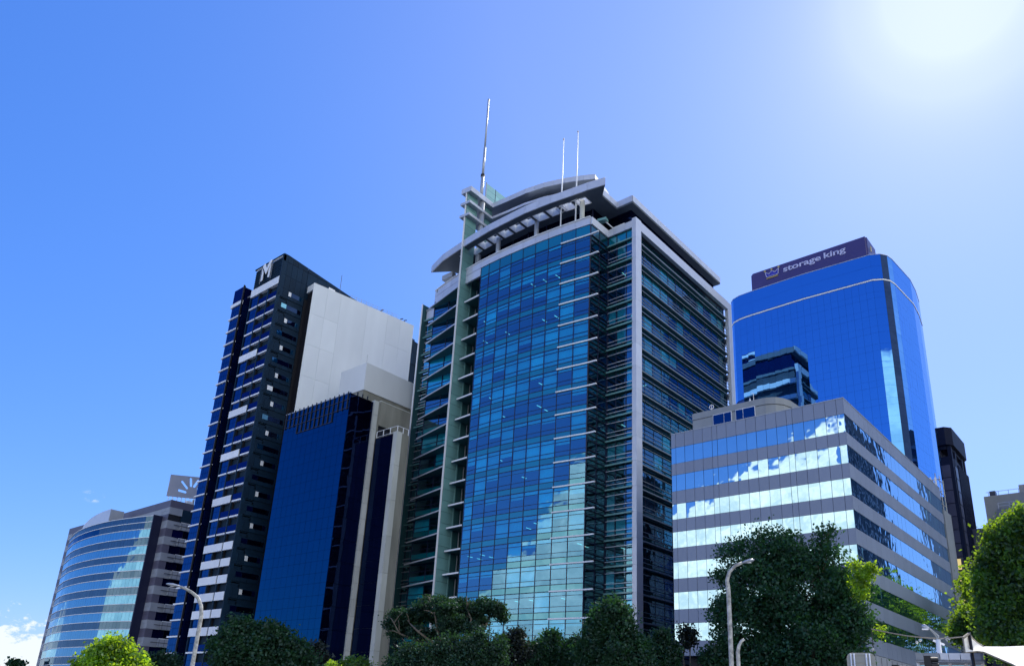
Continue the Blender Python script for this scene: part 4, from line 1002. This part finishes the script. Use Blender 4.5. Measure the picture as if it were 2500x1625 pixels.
# right pole with angled lamp arm and camera bracket
D = 36
P_ = [at(2298, 1625, D), at(2293, 1560, D), at(2292, 1553, D)]
o = thing('camera_pole', (P_[0].x, P_[0].y, 0), 'slim white pole with an angled lamp arm and side brackets, left of the shade sail', 'street lamp')
MB().tube([(P_[0].x, P_[0].y, 0), (P_[0].x, P_[0].y, P_[1].z)], [.12, .09], 14).build('pole', M['white'], o, smooth=True)
tp = V3((P_[0].x, P_[0].y, P_[1].z)); e1 = at(2269, 1533, D)
MB().tube([tp, at(2291, 1551, D), e1], .035, 8).tube([tp + V3((0, 0, -.1)), at(2286, 1552, D), e1], .025, 8).build('arm', M['steel'], o)
lamphead(o, e1, at(2259, 1530, D) - e1, .12, .3)
MB().tube([at(2278, 1562, D), at(2306, 1573, D)], .04, 8).build('cross_bracket', M['white'], o)
MB().tube([tp, at(2305, 1556, D), at(2315, 1552, D)], .02, 6).tube([at(2308, 1560, D), at(2313, 1556, D), at(2320, 1560, D)], .035, 6).tube([at(2311, 1556, D), at(2312, 1564, D)], .03, 6).build('small_bracket', M['steel'], o)
# festoon cable with bulbs
cab = [at(*p, D) for p in ((2127, 1534), (2170, 1543), (2215, 1551), (2255, 1555), (2290, 1556.5), (2320, 1556), (2350, 1553))]
o = thing('festoon_cable', cab[0], 'festoon cable with pale bulbs strung from the plane tree to the shade sail', 'cable')
MB().tube(cab, .025, 6).build('cable', M['cable'], o)
for i, p in enumerate(((2246, 1558), (2238, 1563), (2131, 1580))):
    q = at(*p, D); MB().tube([q, q - V3((0, 0, .07)), q - V3((0, 0, .13))], [.03, .06, .02], 8).build('bulb', M['cream'], o)
q = thing('hanging_post', at(2128, 1540, D) - V3((0, 0, at(2128, 1540, D).z)), 'thin dark post carrying the cable end beside the plane tree', 'post')
MB().tube([at(2128, 1540, D) - V3((0, 0, at(2128, 1540, D).z)), at(2128, 1538, D)], .02, 6).build('rod', M['black'], q)
# shade sail on a leaning dark mast
D = 33
pk = at(2366, 1545, D); ft = at(2388, 1680, D); ft.z = 0
o = thing('shade_sail', ft, 'large cream shade sail peaking at a leaning dark mast', 'shade sail')
MB().tube([ft, pk + V3((0, 0, .05))], .055, 10).build('mast', M['black'], o, smooth=True)
ctl = [(at(2366, 1546, D), 0), ]
r1 = [at(2366, 1545.5, D), at(2356, 1560, D - .4), at(2351, 1562, D - .6)]
# sail surface: strips from the peak spreading to the right and toward the camera
top = [at(*p, D + d) for p, d in (((2366, 1545), 0), ((2374, 1557), .8), ((2385, 1567), 1.8), ((2400, 1576.5), 3), ((2450, 1577), 5), ((2560, 1573), 8))]
bot = [at(*p, D - d) for p, d in (((2351, 1556), .4), ((2356, 1592), .6), ((2385, 1589), .3), ((2402, 1591), .3), ((2470, 1620), .8), ((2600, 1690), 2))]
b = MB(); n = 10; vs = []; m_ = len(top)
for j in range(m_):
    for i in range(n + 1):
        t = i / n; p = top[j].lerp(bot[j], t); sag = math.sin(t * math.pi) * .25 * (j / m_); vs.append(p - V3((0, 0, sag)))
fs = [(j * (n + 1) + i, (j + 1) * (n + 1) + i, (j + 1) * (n + 1) + i + 1, j * (n + 1) + i + 1) for j in range(m_ - 1) for i in range(n)]
b.add(vs, fs).build('fabric', M['sail'], o, smooth=True)
MB().tube(top[:4], .03, 6).tube(bot, .03, 6).tube([top[0], bot[0]], .05, 6).build('edge_rope', M['cable'], o)
# pavilion roof below the sail
D = 34
o = thing('pavilion', at(2320, 1625, D) - V3((0, 0, at(2320, 1625, D).z)), 'low white-roofed pavilion with a panelled fascia under the shade sail', 'pavilion')
ev = [at(2234, 1597, D), at(2298, 1594, D), at(2400, 1591, D)]
zt, zb_ = at(2320, 1593, D).z, at(2320, 1613, D).z
xa, xb = at(2236, 1606, D), at(2401, 1600, D); U = V3((xb.x - xa.x, xb.y - xa.y, 0)); Ln = U.length; U.normalize(); I = V3((-U.y, U.x, 0))
for i, (s0, s1, mm) in enumerate(((0, .13, 'gclad2'), (.13, .37, 'gclad2'), (.37, .50, 'white'), (.50, .67, 'white'), (.67, .82, 'white'), (.82, 1., 'gclad'))):
    p = xa + U * (Ln * s0); MB().obox((p.x, p.y, zb_), U, Ln * (s1 - s0) - .02, zt - zb_, .1, 0).build('fascia_panel', M[mm], o)
q0, q1 = xa, xb; far = 5.
MB().prism([(q0.x, q0.y), (q1.x, q1.y), (q1.x + I.x * far, q1.y + I.y * far), (q0.x + I.x * far, q0.y + I.y * far)], zb_ - .03, zb_ + .06).build('soffit', M['lgrey'], o)
MB().prism([(q0.x, q0.y + .1), (q1.x, q1.y + .1), (q1.x + I.x * far, q1.y + I.y * far), (q0.x + I.x * far, q0.y + I.y * far)], zt - .05, zt).build('roof', M['white'], o)
sd = [xb, xb + I * far]; MB().obox((xb.x, xb.y, zb_), I, far, zt - zb_, .1, 0).build('fascia_panel', M['gclad'], o)
for i in range(5):
    p = xa + U * (Ln * (.02 + i * .24)) + I * .6; MB().box(p.x - .05, p.x + .05, p.y - .05, p.y + .05, 0, zb_).build('post', M['white'], o)
    if i < 4: r_ = xa + U * (Ln * (.03 + i * .24)) + I * .7; MB().obox((r_.x, r_.y, .3), U, Ln * .22, zb_ - .4, .04).build('glazing', M['g_left'], o)
# dark bollard-like silhouettes of traffic signals
for i, (x0, y0, y1, wd, lab) in enumerate(((2265, 1597, 1625, 9, 'black traffic signal head seen from behind, below the angled lamp arm'), (2187, 1619, 1625, 8, 'top of a dark signal head at the bottom edge right of the road sign'))):
    p = at(x0, y0 + 8, 26); o = thing('traffic_signal', (p.x, p.y, 0), lab, 'traffic signal')
    MB().tube([(p.x, p.y, 0), (p.x, p.y, p.z - .3)], .05, 10).build('pole', M['black'], o)
    MB().box(p.x - .09, p.x + .09, p.y - .09, p.y + .09, p.z - .5, p.z + .06).build('housing', M['black'], o)
    for z in (-.05, -.22, -.39): MB().tube([(p.x + .05, p.y - .02, p.z + z), (p.x + .22, p.y + .12, p.z + z + .01)], .08, 10).build('visor', M['black'], o)
# road sign seen from behind
D = 20
c = [at(2066, 1592, D), at(2137, 1606, D), at(2142, 1700, D), at(2066, 1690, D)]
o = thing('road_sign', V3((c[0].x, c[0].y, 0)), 'back of a grey road sign with rounded corners and two white posts', 'sign')
U = (c[1] - c[0]); U.z = 0; wd = U.length; U.normalize(); I = V3((-U.y, U.x, 0)); z1 = c[0].z - .0; z0 = 1.9
me = bpy.data.curves.new('s', 'CURVE'); me.dimensions = '2D'; me.fill_mode = 'BOTH'; me.extrude = .012
r_ = .13; pts = []
for cx_, cz_, a0 in ((wd - r_, z1 - z0 - r_, 0), (r_, z1 - z0 - r_, 90), (r_, r_, 180), (wd - r_, r_, 270)):
    for k in range(6): a = math.radians(a0 + 18 * k); pts.append((cx_ + r_ * math.cos(a), cz_ + r_ * math.sin(a)))
spl(pts)
tmp = bpy.data.objects.new('tmp', me); C.objects.link(tmp); dg = bpy.context.evaluated_depsgraph_get(); ms = bpy.data.meshes.new_from_object(tmp.evaluated_get(dg)); bpy.data.objects.remove(tmp)
ms.transform(Matrix((( U.x, 0, I.x, c[0].x), (U.y, 0, I.y, c[0].y), (0, 1, 0, z0), (0, 0, 0, 1)))); w0 = WL[o.name]; ms.transform(Matrix.Translation(-w0)); ms.materials.clear(); ms.materials.append(M['signback'])
link(bpy.data.objects.new('sign_plate', ms), o, w0)
for f in (.2, .74):
    p = c[0] + U * (wd * f) - I * .06
    for dx in (-.03, .04): q = p + U * dx; MB().tube([(q.x, q.y, 0), (q.x, q.y, z1 - .02)], .016, 8).build('post', M['white'], o, smooth=True)
for z in (z1 - .05, z1 - .22, z1 - .5): p = c[0] - I * .03 + U * .03; MB().obox((p.x, p.y, z), U, wd - .06, .014, .02).build('rail', M['steel'], o)

# ================================================================== trees
LM = dict(shade=leafmat('plane tree leaves with painted shade', (.018, .066, .036), (.07, .20, .02), .4),  # shade painted in: plane leaves with a darker translucent green
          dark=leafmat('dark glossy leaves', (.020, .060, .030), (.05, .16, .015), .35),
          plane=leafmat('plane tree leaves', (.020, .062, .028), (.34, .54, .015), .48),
          lime=leafmat('fresh lime leaves', (.10, .20, .02), (.48, .70, .02), .55),
          fine=leafmat('fine blue-green foliage', (.016, .048, .026), (.04, .11, .014), .3),
          mag=leafmat('dark reddish leaves', (.018, .026, .022), (.04, .06, .02), .3))
def leafmesh(blobs, n, size, rng, clump=.55, flat=0., asp=.7):
    """blobs: (centre, radii) ; leaves grow in twig clusters spread over and inside each blob"""
    vol = np.array([r[0] * r[1] * r[2] for _, r in blobs]) ** .75; vol /= vol.sum()
    per = 16; nc = n // per; ids = rng.choice(len(blobs), nc, p=vol)
    cen = np.array([c for c, _ in blobs])[ids]; rad = np.array([r for _, r in blobs])[ids]
    d = rng.normal(size=(nc, 3)); d /= np.linalg.norm(d, axis=1)[:, None]
    rr = 1 - np.abs(rng.normal(0, .22, nc)); rr = np.clip(rr, .15, 1.) * rng.uniform(.86, 1.1, nc)
    out = rng.random(nc) < .07; rr = np.where(out, rr * rng.uniform(1.05, 1.3, nc), rr)
    cc = cen + d * rad * rr[:, None]
    # open gaps between the boughs
    R_ = float(rad.max()); q = cc * (2.1 / max(R_, .6)); ph = rng.uniform(0, 6, 6)
    f = np.sin(q[:, 0] * 1.9 + ph[0]) * np.sin(q[:, 1] * 1.7 + ph[1]) + np.sin(q[:, 2] * 2.6 + ph[2]) * np.sin(q[:, 0] * 3.1 + ph[3]) + .6 * np.sin(q[:, 1] * 4.3 + ph[4]) * np.sin(q[:, 2] * 4.7 + ph[5])
    cc = cc[f > -.2 + np.where(rng.random(nc) < .12, -9, 0)]; nc = len(cc); d = np.resize(d, (nc, 3))
    tw = np.repeat(cc, per, 0) + rng.normal(size=(nc * per, 3)) * clump * np.array([1, 1, .8 - flat])
    N_ = len(tw)
    nr = np.repeat(d, per, 0) * .35 + rng.normal(size=(N_, 3)) * .6 + np.array([0, 0, .25]); nr /= np.linalg.norm(nr, axis=1)[:, None]
    a = np.cross(nr, rng.normal(size=(N_, 3))); a /= np.linalg.norm(a, axis=1)[:, None]; bb = np.cross(nr, a)
    s = (size * rng.uniform(.55, 1.25, N_))[:, None]
    v = np.empty((N_, 4, 3)); v[:, 0] = tw - a * s; v[:, 1] = tw - bb * s * asp + nr * s * .12; v[:, 2] = tw + a * s; v[:, 3] = tw + bb * s * asp + nr * s * .12
    return v.reshape(-1, 3)
def mesh_quads(name, v, m_):
    me = bpy.data.meshes.new(name); n = len(v); me.vertices.add(n); me.vertices.foreach_set('co', v.astype(np.float32).ravel())
    me.loops.add(n); me.loops.foreach_set('vertex_index', np.arange(n, dtype=np.int32)); me.polygons.add(n // 4)
    me.polygons.foreach_set('loop_start', np.arange(0, n, 4, dtype=np.int32)); me.update(calc_edges=True); me.materials.append(m_); return me
def tree(name, label, D, circ, n, size, lm, seed, cat='tree', group=None, trunk=True, zsq=1., ysq=1., clump=.5, jit=.12, limbs=True, below=True, base=None, th=.022):
    """circ: (px, py, radius px [, depth offset]) crown lobes at horizontal distance D"""
    rng = np.random.default_rng(seed); blobs = []
    for c in circ:
        dd = D + (c[3] if len(c) > 3 else 0); p = at(c[0], c[1], dd); sl = math.hypot(dd, p.z); r = c[2] * sl / F * .93
        blobs.append(((p.x, p.y, p.z), (r, r * ysq, r * zsq)))
        for _ in range(6):   # lumps on the outline
            q = rng.normal(size=3); q /= np.linalg.norm(q); rr = r * rng.uniform(.2, .42)
            blobs.append(((p.x + q[0] * r * .88, p.y + q[1] * r * .88, p.z + q[2] * r * .85 * zsq), (rr, rr, rr * zsq)))
    cx = np.mean([b_[0][0] for b_ in blobs]); cyy = np.mean([b_[0][1] for b_ in blobs])
    if base: cx, cyy = base
    o = thing(name, (cx, cyy, 0), label, cat, group)
    lo = min(b_[0][2] for b_ in blobs[::7]); 
    v = leafmesh(blobs, n, size, rng, clump) - np.array([cx, cyy, 0])
    v = v[np.repeat(v.reshape(-1, 4, 3)[:, :, 2].min(1) > .3, 4)]
    ob = bpy.data.objects.new('crown', mesh_quads('crown', v, lm)); link(ob, o, WL[o.name]); ob['kind'] = 'stuff'
    if trunk:
        hz = max(2.0, lo * .45); b = MB(); r0 = max(.12, lo * th)
        b.tube([(cx, cyy, 0), (cx + .15, cyy, hz * .5), (cx + .05, cyy + .1, hz)], [r0 * 1.3, r0, r0 * .85], 10)
        for bl in blobs[::7]:
            p = V3(bl[0]); s0 = V3((cx + .05, cyy + .1, hz * random.uniform(.8, 1.))); mid = s0.lerp(p, .5) + V3((random.uniform(-.3, .3), random.uniform(-.3, .3), (p.z - s0.z) * .06 + .1))
            b.tube([s0, mid, p], [r0 * .6, r0 * .35, r0 * .12], 7)
            for _ in range(3):
                q = p + V3((random.gauss(0, 1), random.gauss(0, 1), abs(random.gauss(0, .7)))).normalized() * bl[1][0] * .85
                b.tube([mid.lerp(p, random.uniform(.3, .9)), p.lerp(q, .5), q], [r0 * .22, r0 * .12, r0 * .04], 5)
        b.build('trunk', M['bark'], o, smooth=True)
    return o
random.seed(1)
# big plane tree before the grey office
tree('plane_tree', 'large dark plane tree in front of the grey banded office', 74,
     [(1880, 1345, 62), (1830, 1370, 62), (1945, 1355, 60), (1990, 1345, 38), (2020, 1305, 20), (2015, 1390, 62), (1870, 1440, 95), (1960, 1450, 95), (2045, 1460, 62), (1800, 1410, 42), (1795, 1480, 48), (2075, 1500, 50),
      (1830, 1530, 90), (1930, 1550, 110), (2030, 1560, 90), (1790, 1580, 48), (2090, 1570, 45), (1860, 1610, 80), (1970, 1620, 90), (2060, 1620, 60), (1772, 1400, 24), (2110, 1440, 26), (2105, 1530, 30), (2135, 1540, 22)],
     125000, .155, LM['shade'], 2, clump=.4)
pt = bpy.data.objects['plane_tree']; rng = np.random.default_rng(77)
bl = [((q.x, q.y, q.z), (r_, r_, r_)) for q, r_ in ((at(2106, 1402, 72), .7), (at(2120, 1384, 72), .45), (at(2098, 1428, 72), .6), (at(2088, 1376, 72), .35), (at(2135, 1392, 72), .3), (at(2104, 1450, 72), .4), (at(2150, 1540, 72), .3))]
v = leafmesh(bl, 2600, .15, rng, .25) - np.array(WL[pt.name]); ob = bpy.data.objects.new('sunlit_bough', mesh_quads('sunlit_bough', v, LM['lime'])); link(ob, pt, WL[pt.name]); ob['kind'] = 'stuff'  # sunlight on the crown's edge painted as bright lime leaves
tree('plane_tree', 'very bright yellow-green plane tree filling the right edge', 52,
     [(2460, 1312, 38), (2508, 1290, 36), (2430, 1372, 29), (2495, 1377, 45), (2555, 1332, 43), (2470, 1352, 26), (2422, 1422, 29), (2415, 1472, 23), (2480, 1467, 41), (2555, 1442, 54), (2450, 1447, 22), (2425, 1522, 24), (2470, 1552, 40), (2530, 1562, 54), (2455, 1592, 20), (2492, 1597, 18), (2402, 1407, 16), (2400, 1512, 16)],
     110000, .12, LM['plane'], 3, clump=.3)
tree('lime_tree', 'bright lime-green tree top at the lower left before the curved office', 40,
     [(270, 1600, 34), (240, 1612, 30), (300, 1605, 28), (222, 1630, 28), (260, 1640, 50), (310, 1640, 34), (200, 1632, 18), (330, 1632, 20), (280, 1580, 20), (245, 1590, 15)], 26000, .085, LM['lime'], 4, clump=.2)
tree('dark_tree', 'rounded dark green tree at the foot of the navy glass block', 70,
     [(590, 1550, 36), (560, 1580, 38), (640, 1570, 42), (690, 1575, 36), (620, 1610, 60), (700, 1610, 48), (740, 1610, 28), (545, 1615, 30), (665, 1548, 22), (585, 1528, 18), (760, 1622, 18)], 42000, .15, LM['dark'], 5, clump=.36)
tree('dark_tree', 'small reddish dark tree right of the rounded dark tree', 84, [(772, 1580, 13), (765, 1605, 18), (790, 1615, 14)], 4500, .16, LM['mag'], 6, clump=.3)
tree('lime_tree', 'small bright shrub top at the bottom edge under the beige core', 60, [(808, 1624, 10), (815, 1630, 9)], 1500, .08, LM['lime'], 7, clump=.15, trunk=False)
tree('dark_tree', 'low dark green tree top right of the small bright shrub', 66, [(860, 1622, 16), (885, 1626, 16), (845, 1630, 14)], 4500, .11, LM['plane'], 8, clump=.25)
# wide umbrella-shaped fig with bare limbs
def figtree():
    D = 66; rng = np.random.default_rng(9)
    lobes = [(985, 1502, 26), (965, 1520, 24), (1005, 1520, 28), (1030, 1490, 28), (1052, 1474, 26), (1080, 1478, 28), (1060, 1500, 30), (1110, 1486, 26), (1130, 1478, 28), (1155, 1490, 26), (1105, 1512, 26), (1125, 1524, 24), (1160, 1510, 26), (1180, 1476, 24), (1205, 1484, 24), (1222, 1498, 18), (1228, 1510, 11), (972, 1545, 20), (1020, 1545, 22), (1060, 1548, 20), (1100, 1545, 22), (1150, 1535, 20), (1090, 1530, 22), (955, 1500, 12)]
    blobs = []
    for x, y, r in lobes:
        p = at(x, y, D + rng.uniform(-2, 2)); rr = r * 1.0 * math.hypot(D, p.z) / F; blobs.append(((p.x, p.y, p.z), (rr, rr, rr * .72)))
        for _ in range(2): q = rng.normal(size=3); q /= np.linalg.norm(q); blobs.append(((p.x + q[0] * rr * .8, p.y + q[1] * rr * .8, p.z + q[2] * rr * .5), (rr * .4, rr * .4, rr * .3)))
    bs = at(1105, 1700, D); o = thing('fig_tree', (bs.x, bs.y, 0), 'spreading flat-topped tree with bare pale limbs before the glass tower blade', 'tree')
    v = leafmesh(blobs, 62000, .10, rng, .22, flat=.3) - np.array([bs.x, bs.y, 0])
    ob = bpy.data.objects.new('crown', mesh_quads('crown', v, LM['fine'])); link(ob, o, WL[o.name]); ob['kind'] = 'stuff'
    b = MB(); fk = at(1100, 1615, D); b.tube([(bs.x, bs.y, 0), fk], [.4, .28], 10)
    for pts in (((1085, 1580), (1070, 1545), (1062, 1500), (1055, 1480)), ((1050, 1572), (1010, 1560), (975, 1545), (962, 1520)), ((1120, 1570), (1145, 1545), (1150, 1510), (1140, 1485)),
                ((1150, 1560), (1165, 1540), (1185, 1520), (1200, 1490)), ((1155, 1555), (1185, 1530), (1195, 1505), (1222, 1500)), ((1040, 1578), (1000, 1582), (985, 1590)), ((1060, 1570), (1020, 1540), (1000, 1520)), ((1135, 1562), (1105, 1535), (1090, 1500))):
        p = [fk] + [at(x, y, D + rng.uniform(-1.2, 1.2)) for x, y in pts]; k = len(p); b.tube(p, [.17 * (1 - .75 * i / (k - 1)) for i in range(k)], 7)
        for q in p[1:]:
            for _ in range(2): e_ = q + V3((rng.normal(), rng.normal(), abs(rng.normal()))).normalized() * 1.1; b.tube([q, q.lerp(e_, .5) + V3((0, 0, .1)), e_], [.05, .035, .012], 5)
    b.build('trunk', M['bark'], o, smooth=True)
figtree()
tree('dark_tree', 'broad dark bush-like tree under the spreading fig', 58, [(1000, 1610, 34), (1050, 1600, 38), (1100, 1585, 34), (1150, 1580, 32), (1190, 1600, 36), (1215, 1570, 20), (1030, 1630, 40), (1130, 1620, 45), (960, 1630, 24), (1180, 1550, 16)], 42000, .10, LM['fine'], 10, clump=.28)
mag = [(1235, 1570, 18), (1262, 1552, 14), (1240, 1600, 26), (1270, 1590, 20)], [(1290, 1590, 20), (1320, 1585, 18), (1300, 1612, 26)], [(1348, 1558, 17), (1340, 1585, 20), (1360, 1605, 26)], [(1385, 1585, 18), (1410, 1575, 18), (1400, 1605, 26)]
labs = ['reddish dark tree with ragged top left of the row below the curved glass', 'low dark tree second in the row below the curved glass', 'taller dark round-topped tree third in the row below the curved glass', 'dark tree at the right end of the row below the curved glass']
for i, c_ in enumerate(mag): tree('dark_tree', labs[i], 70 + i, list(c_), 13000, .13, LM['mag'] if i == 0 else LM['dark'], 20 + i, clump=.3, group='dark trees in a row below the glass tower')
tree('conical_tree', 'conical dark green tree covering the foot of the white corner column', 66,
     [(1497, 1475, 20), (1480, 1500, 30), (1510, 1505, 30), (1465, 1530, 34), (1520, 1535, 36), (1450, 1565, 34), (1500, 1570, 50), (1545, 1570, 30), (1440, 1600, 36), (1500, 1610, 55), (1560, 1605, 36), (1530, 1500, 18)], 52000, .13, LM['dark'], 12, clump=.3)
tree('dark_tree', 'dark tree with a pointed top left of the grey office corner', 72, [(1615, 1560, 20), (1600, 1590, 28), (1635, 1590, 26), (1620, 1615, 34), (1580, 1615, 24)], 17000, .13, LM['dark'], 13, clump=.3)
tree('dark_tree', 'sparse reddish tree in front of the lowest grey band windows', 78, [(1672, 1540, 14), (1685, 1555, 14), (1668, 1570, 12)], 2600, .15, LM['mag'], 14, clump=.3)
tree('dark_tree', 'dark tree top peeping left of the large plane tree trunk', 72, [(1740, 1605, 22), (1758, 1590, 16), (1745, 1625, 24)], 5000, .15, LM['dark'], 15, clump=.4)
tree('plane_tree', 'shaded plane tree between the grey office end and the bright tree', 95, [(2365, 1500, 20), (2380, 1530, 30), (2350, 1545, 22), (2345, 1510, 12)], 14000, .17, LM['plane'], 16, clump=.4)
tree('distant_tree', 'tiny dark tree top at the bottom left corner', 240, [(33, 1622, 9), (45, 1626, 9)], 1200, .5, LM['dark'], 17, clump=.6, trunk=False)
tree('dark_tree', 'dark low tree top beside the lime-green tree', 110, [(370, 1618, 18), (395, 1614, 20), (345, 1625, 14), (420, 1622, 16)], 7000, .18, LM['fine'], 18, clump=.4)
# trees across the street, mirrored in the grey office side
for i, (x, y, z, r, lab) in enumerate(((-15.5, 107, 17.5, 5.2, 'nearest side-street plane tree, mirrored in the corner windows of the grey office'), (-14.5, 122, 18, 5.5, 'middle side-street plane tree, mirrored in the grey office side windows'), (-13.5, 138, 18, 5.8, 'farthest side-street plane tree beyond the grey office'))):
    rng = np.random.default_rng(50 + i); bl = [((x, y, z), (r, r, r))]
    for _ in range(14): q = rng.normal(size=3); q /= np.linalg.norm(q); bl.append(((x + q[0] * r * .8, y + q[1] * r * .8, z + q[2] * r * .8), (r * .4,) * 3))
    o = thing('plane_tree', (x, y, 0), lab, 'tree', 'plane trees along the side street')
    v = leafmesh(bl, 16000, .24, rng, .5) - np.array([x, y, 0]); ob = bpy.data.objects.new('crown', mesh_quads('crown', v, LM['plane'])); link(ob, o, WL[o.name]); ob['kind'] = 'stuff'
    MB().tube([(x, y, 0), (x, y, z - r * .5)], [.3, .2], 8).build('trunk', M['bark'], o)
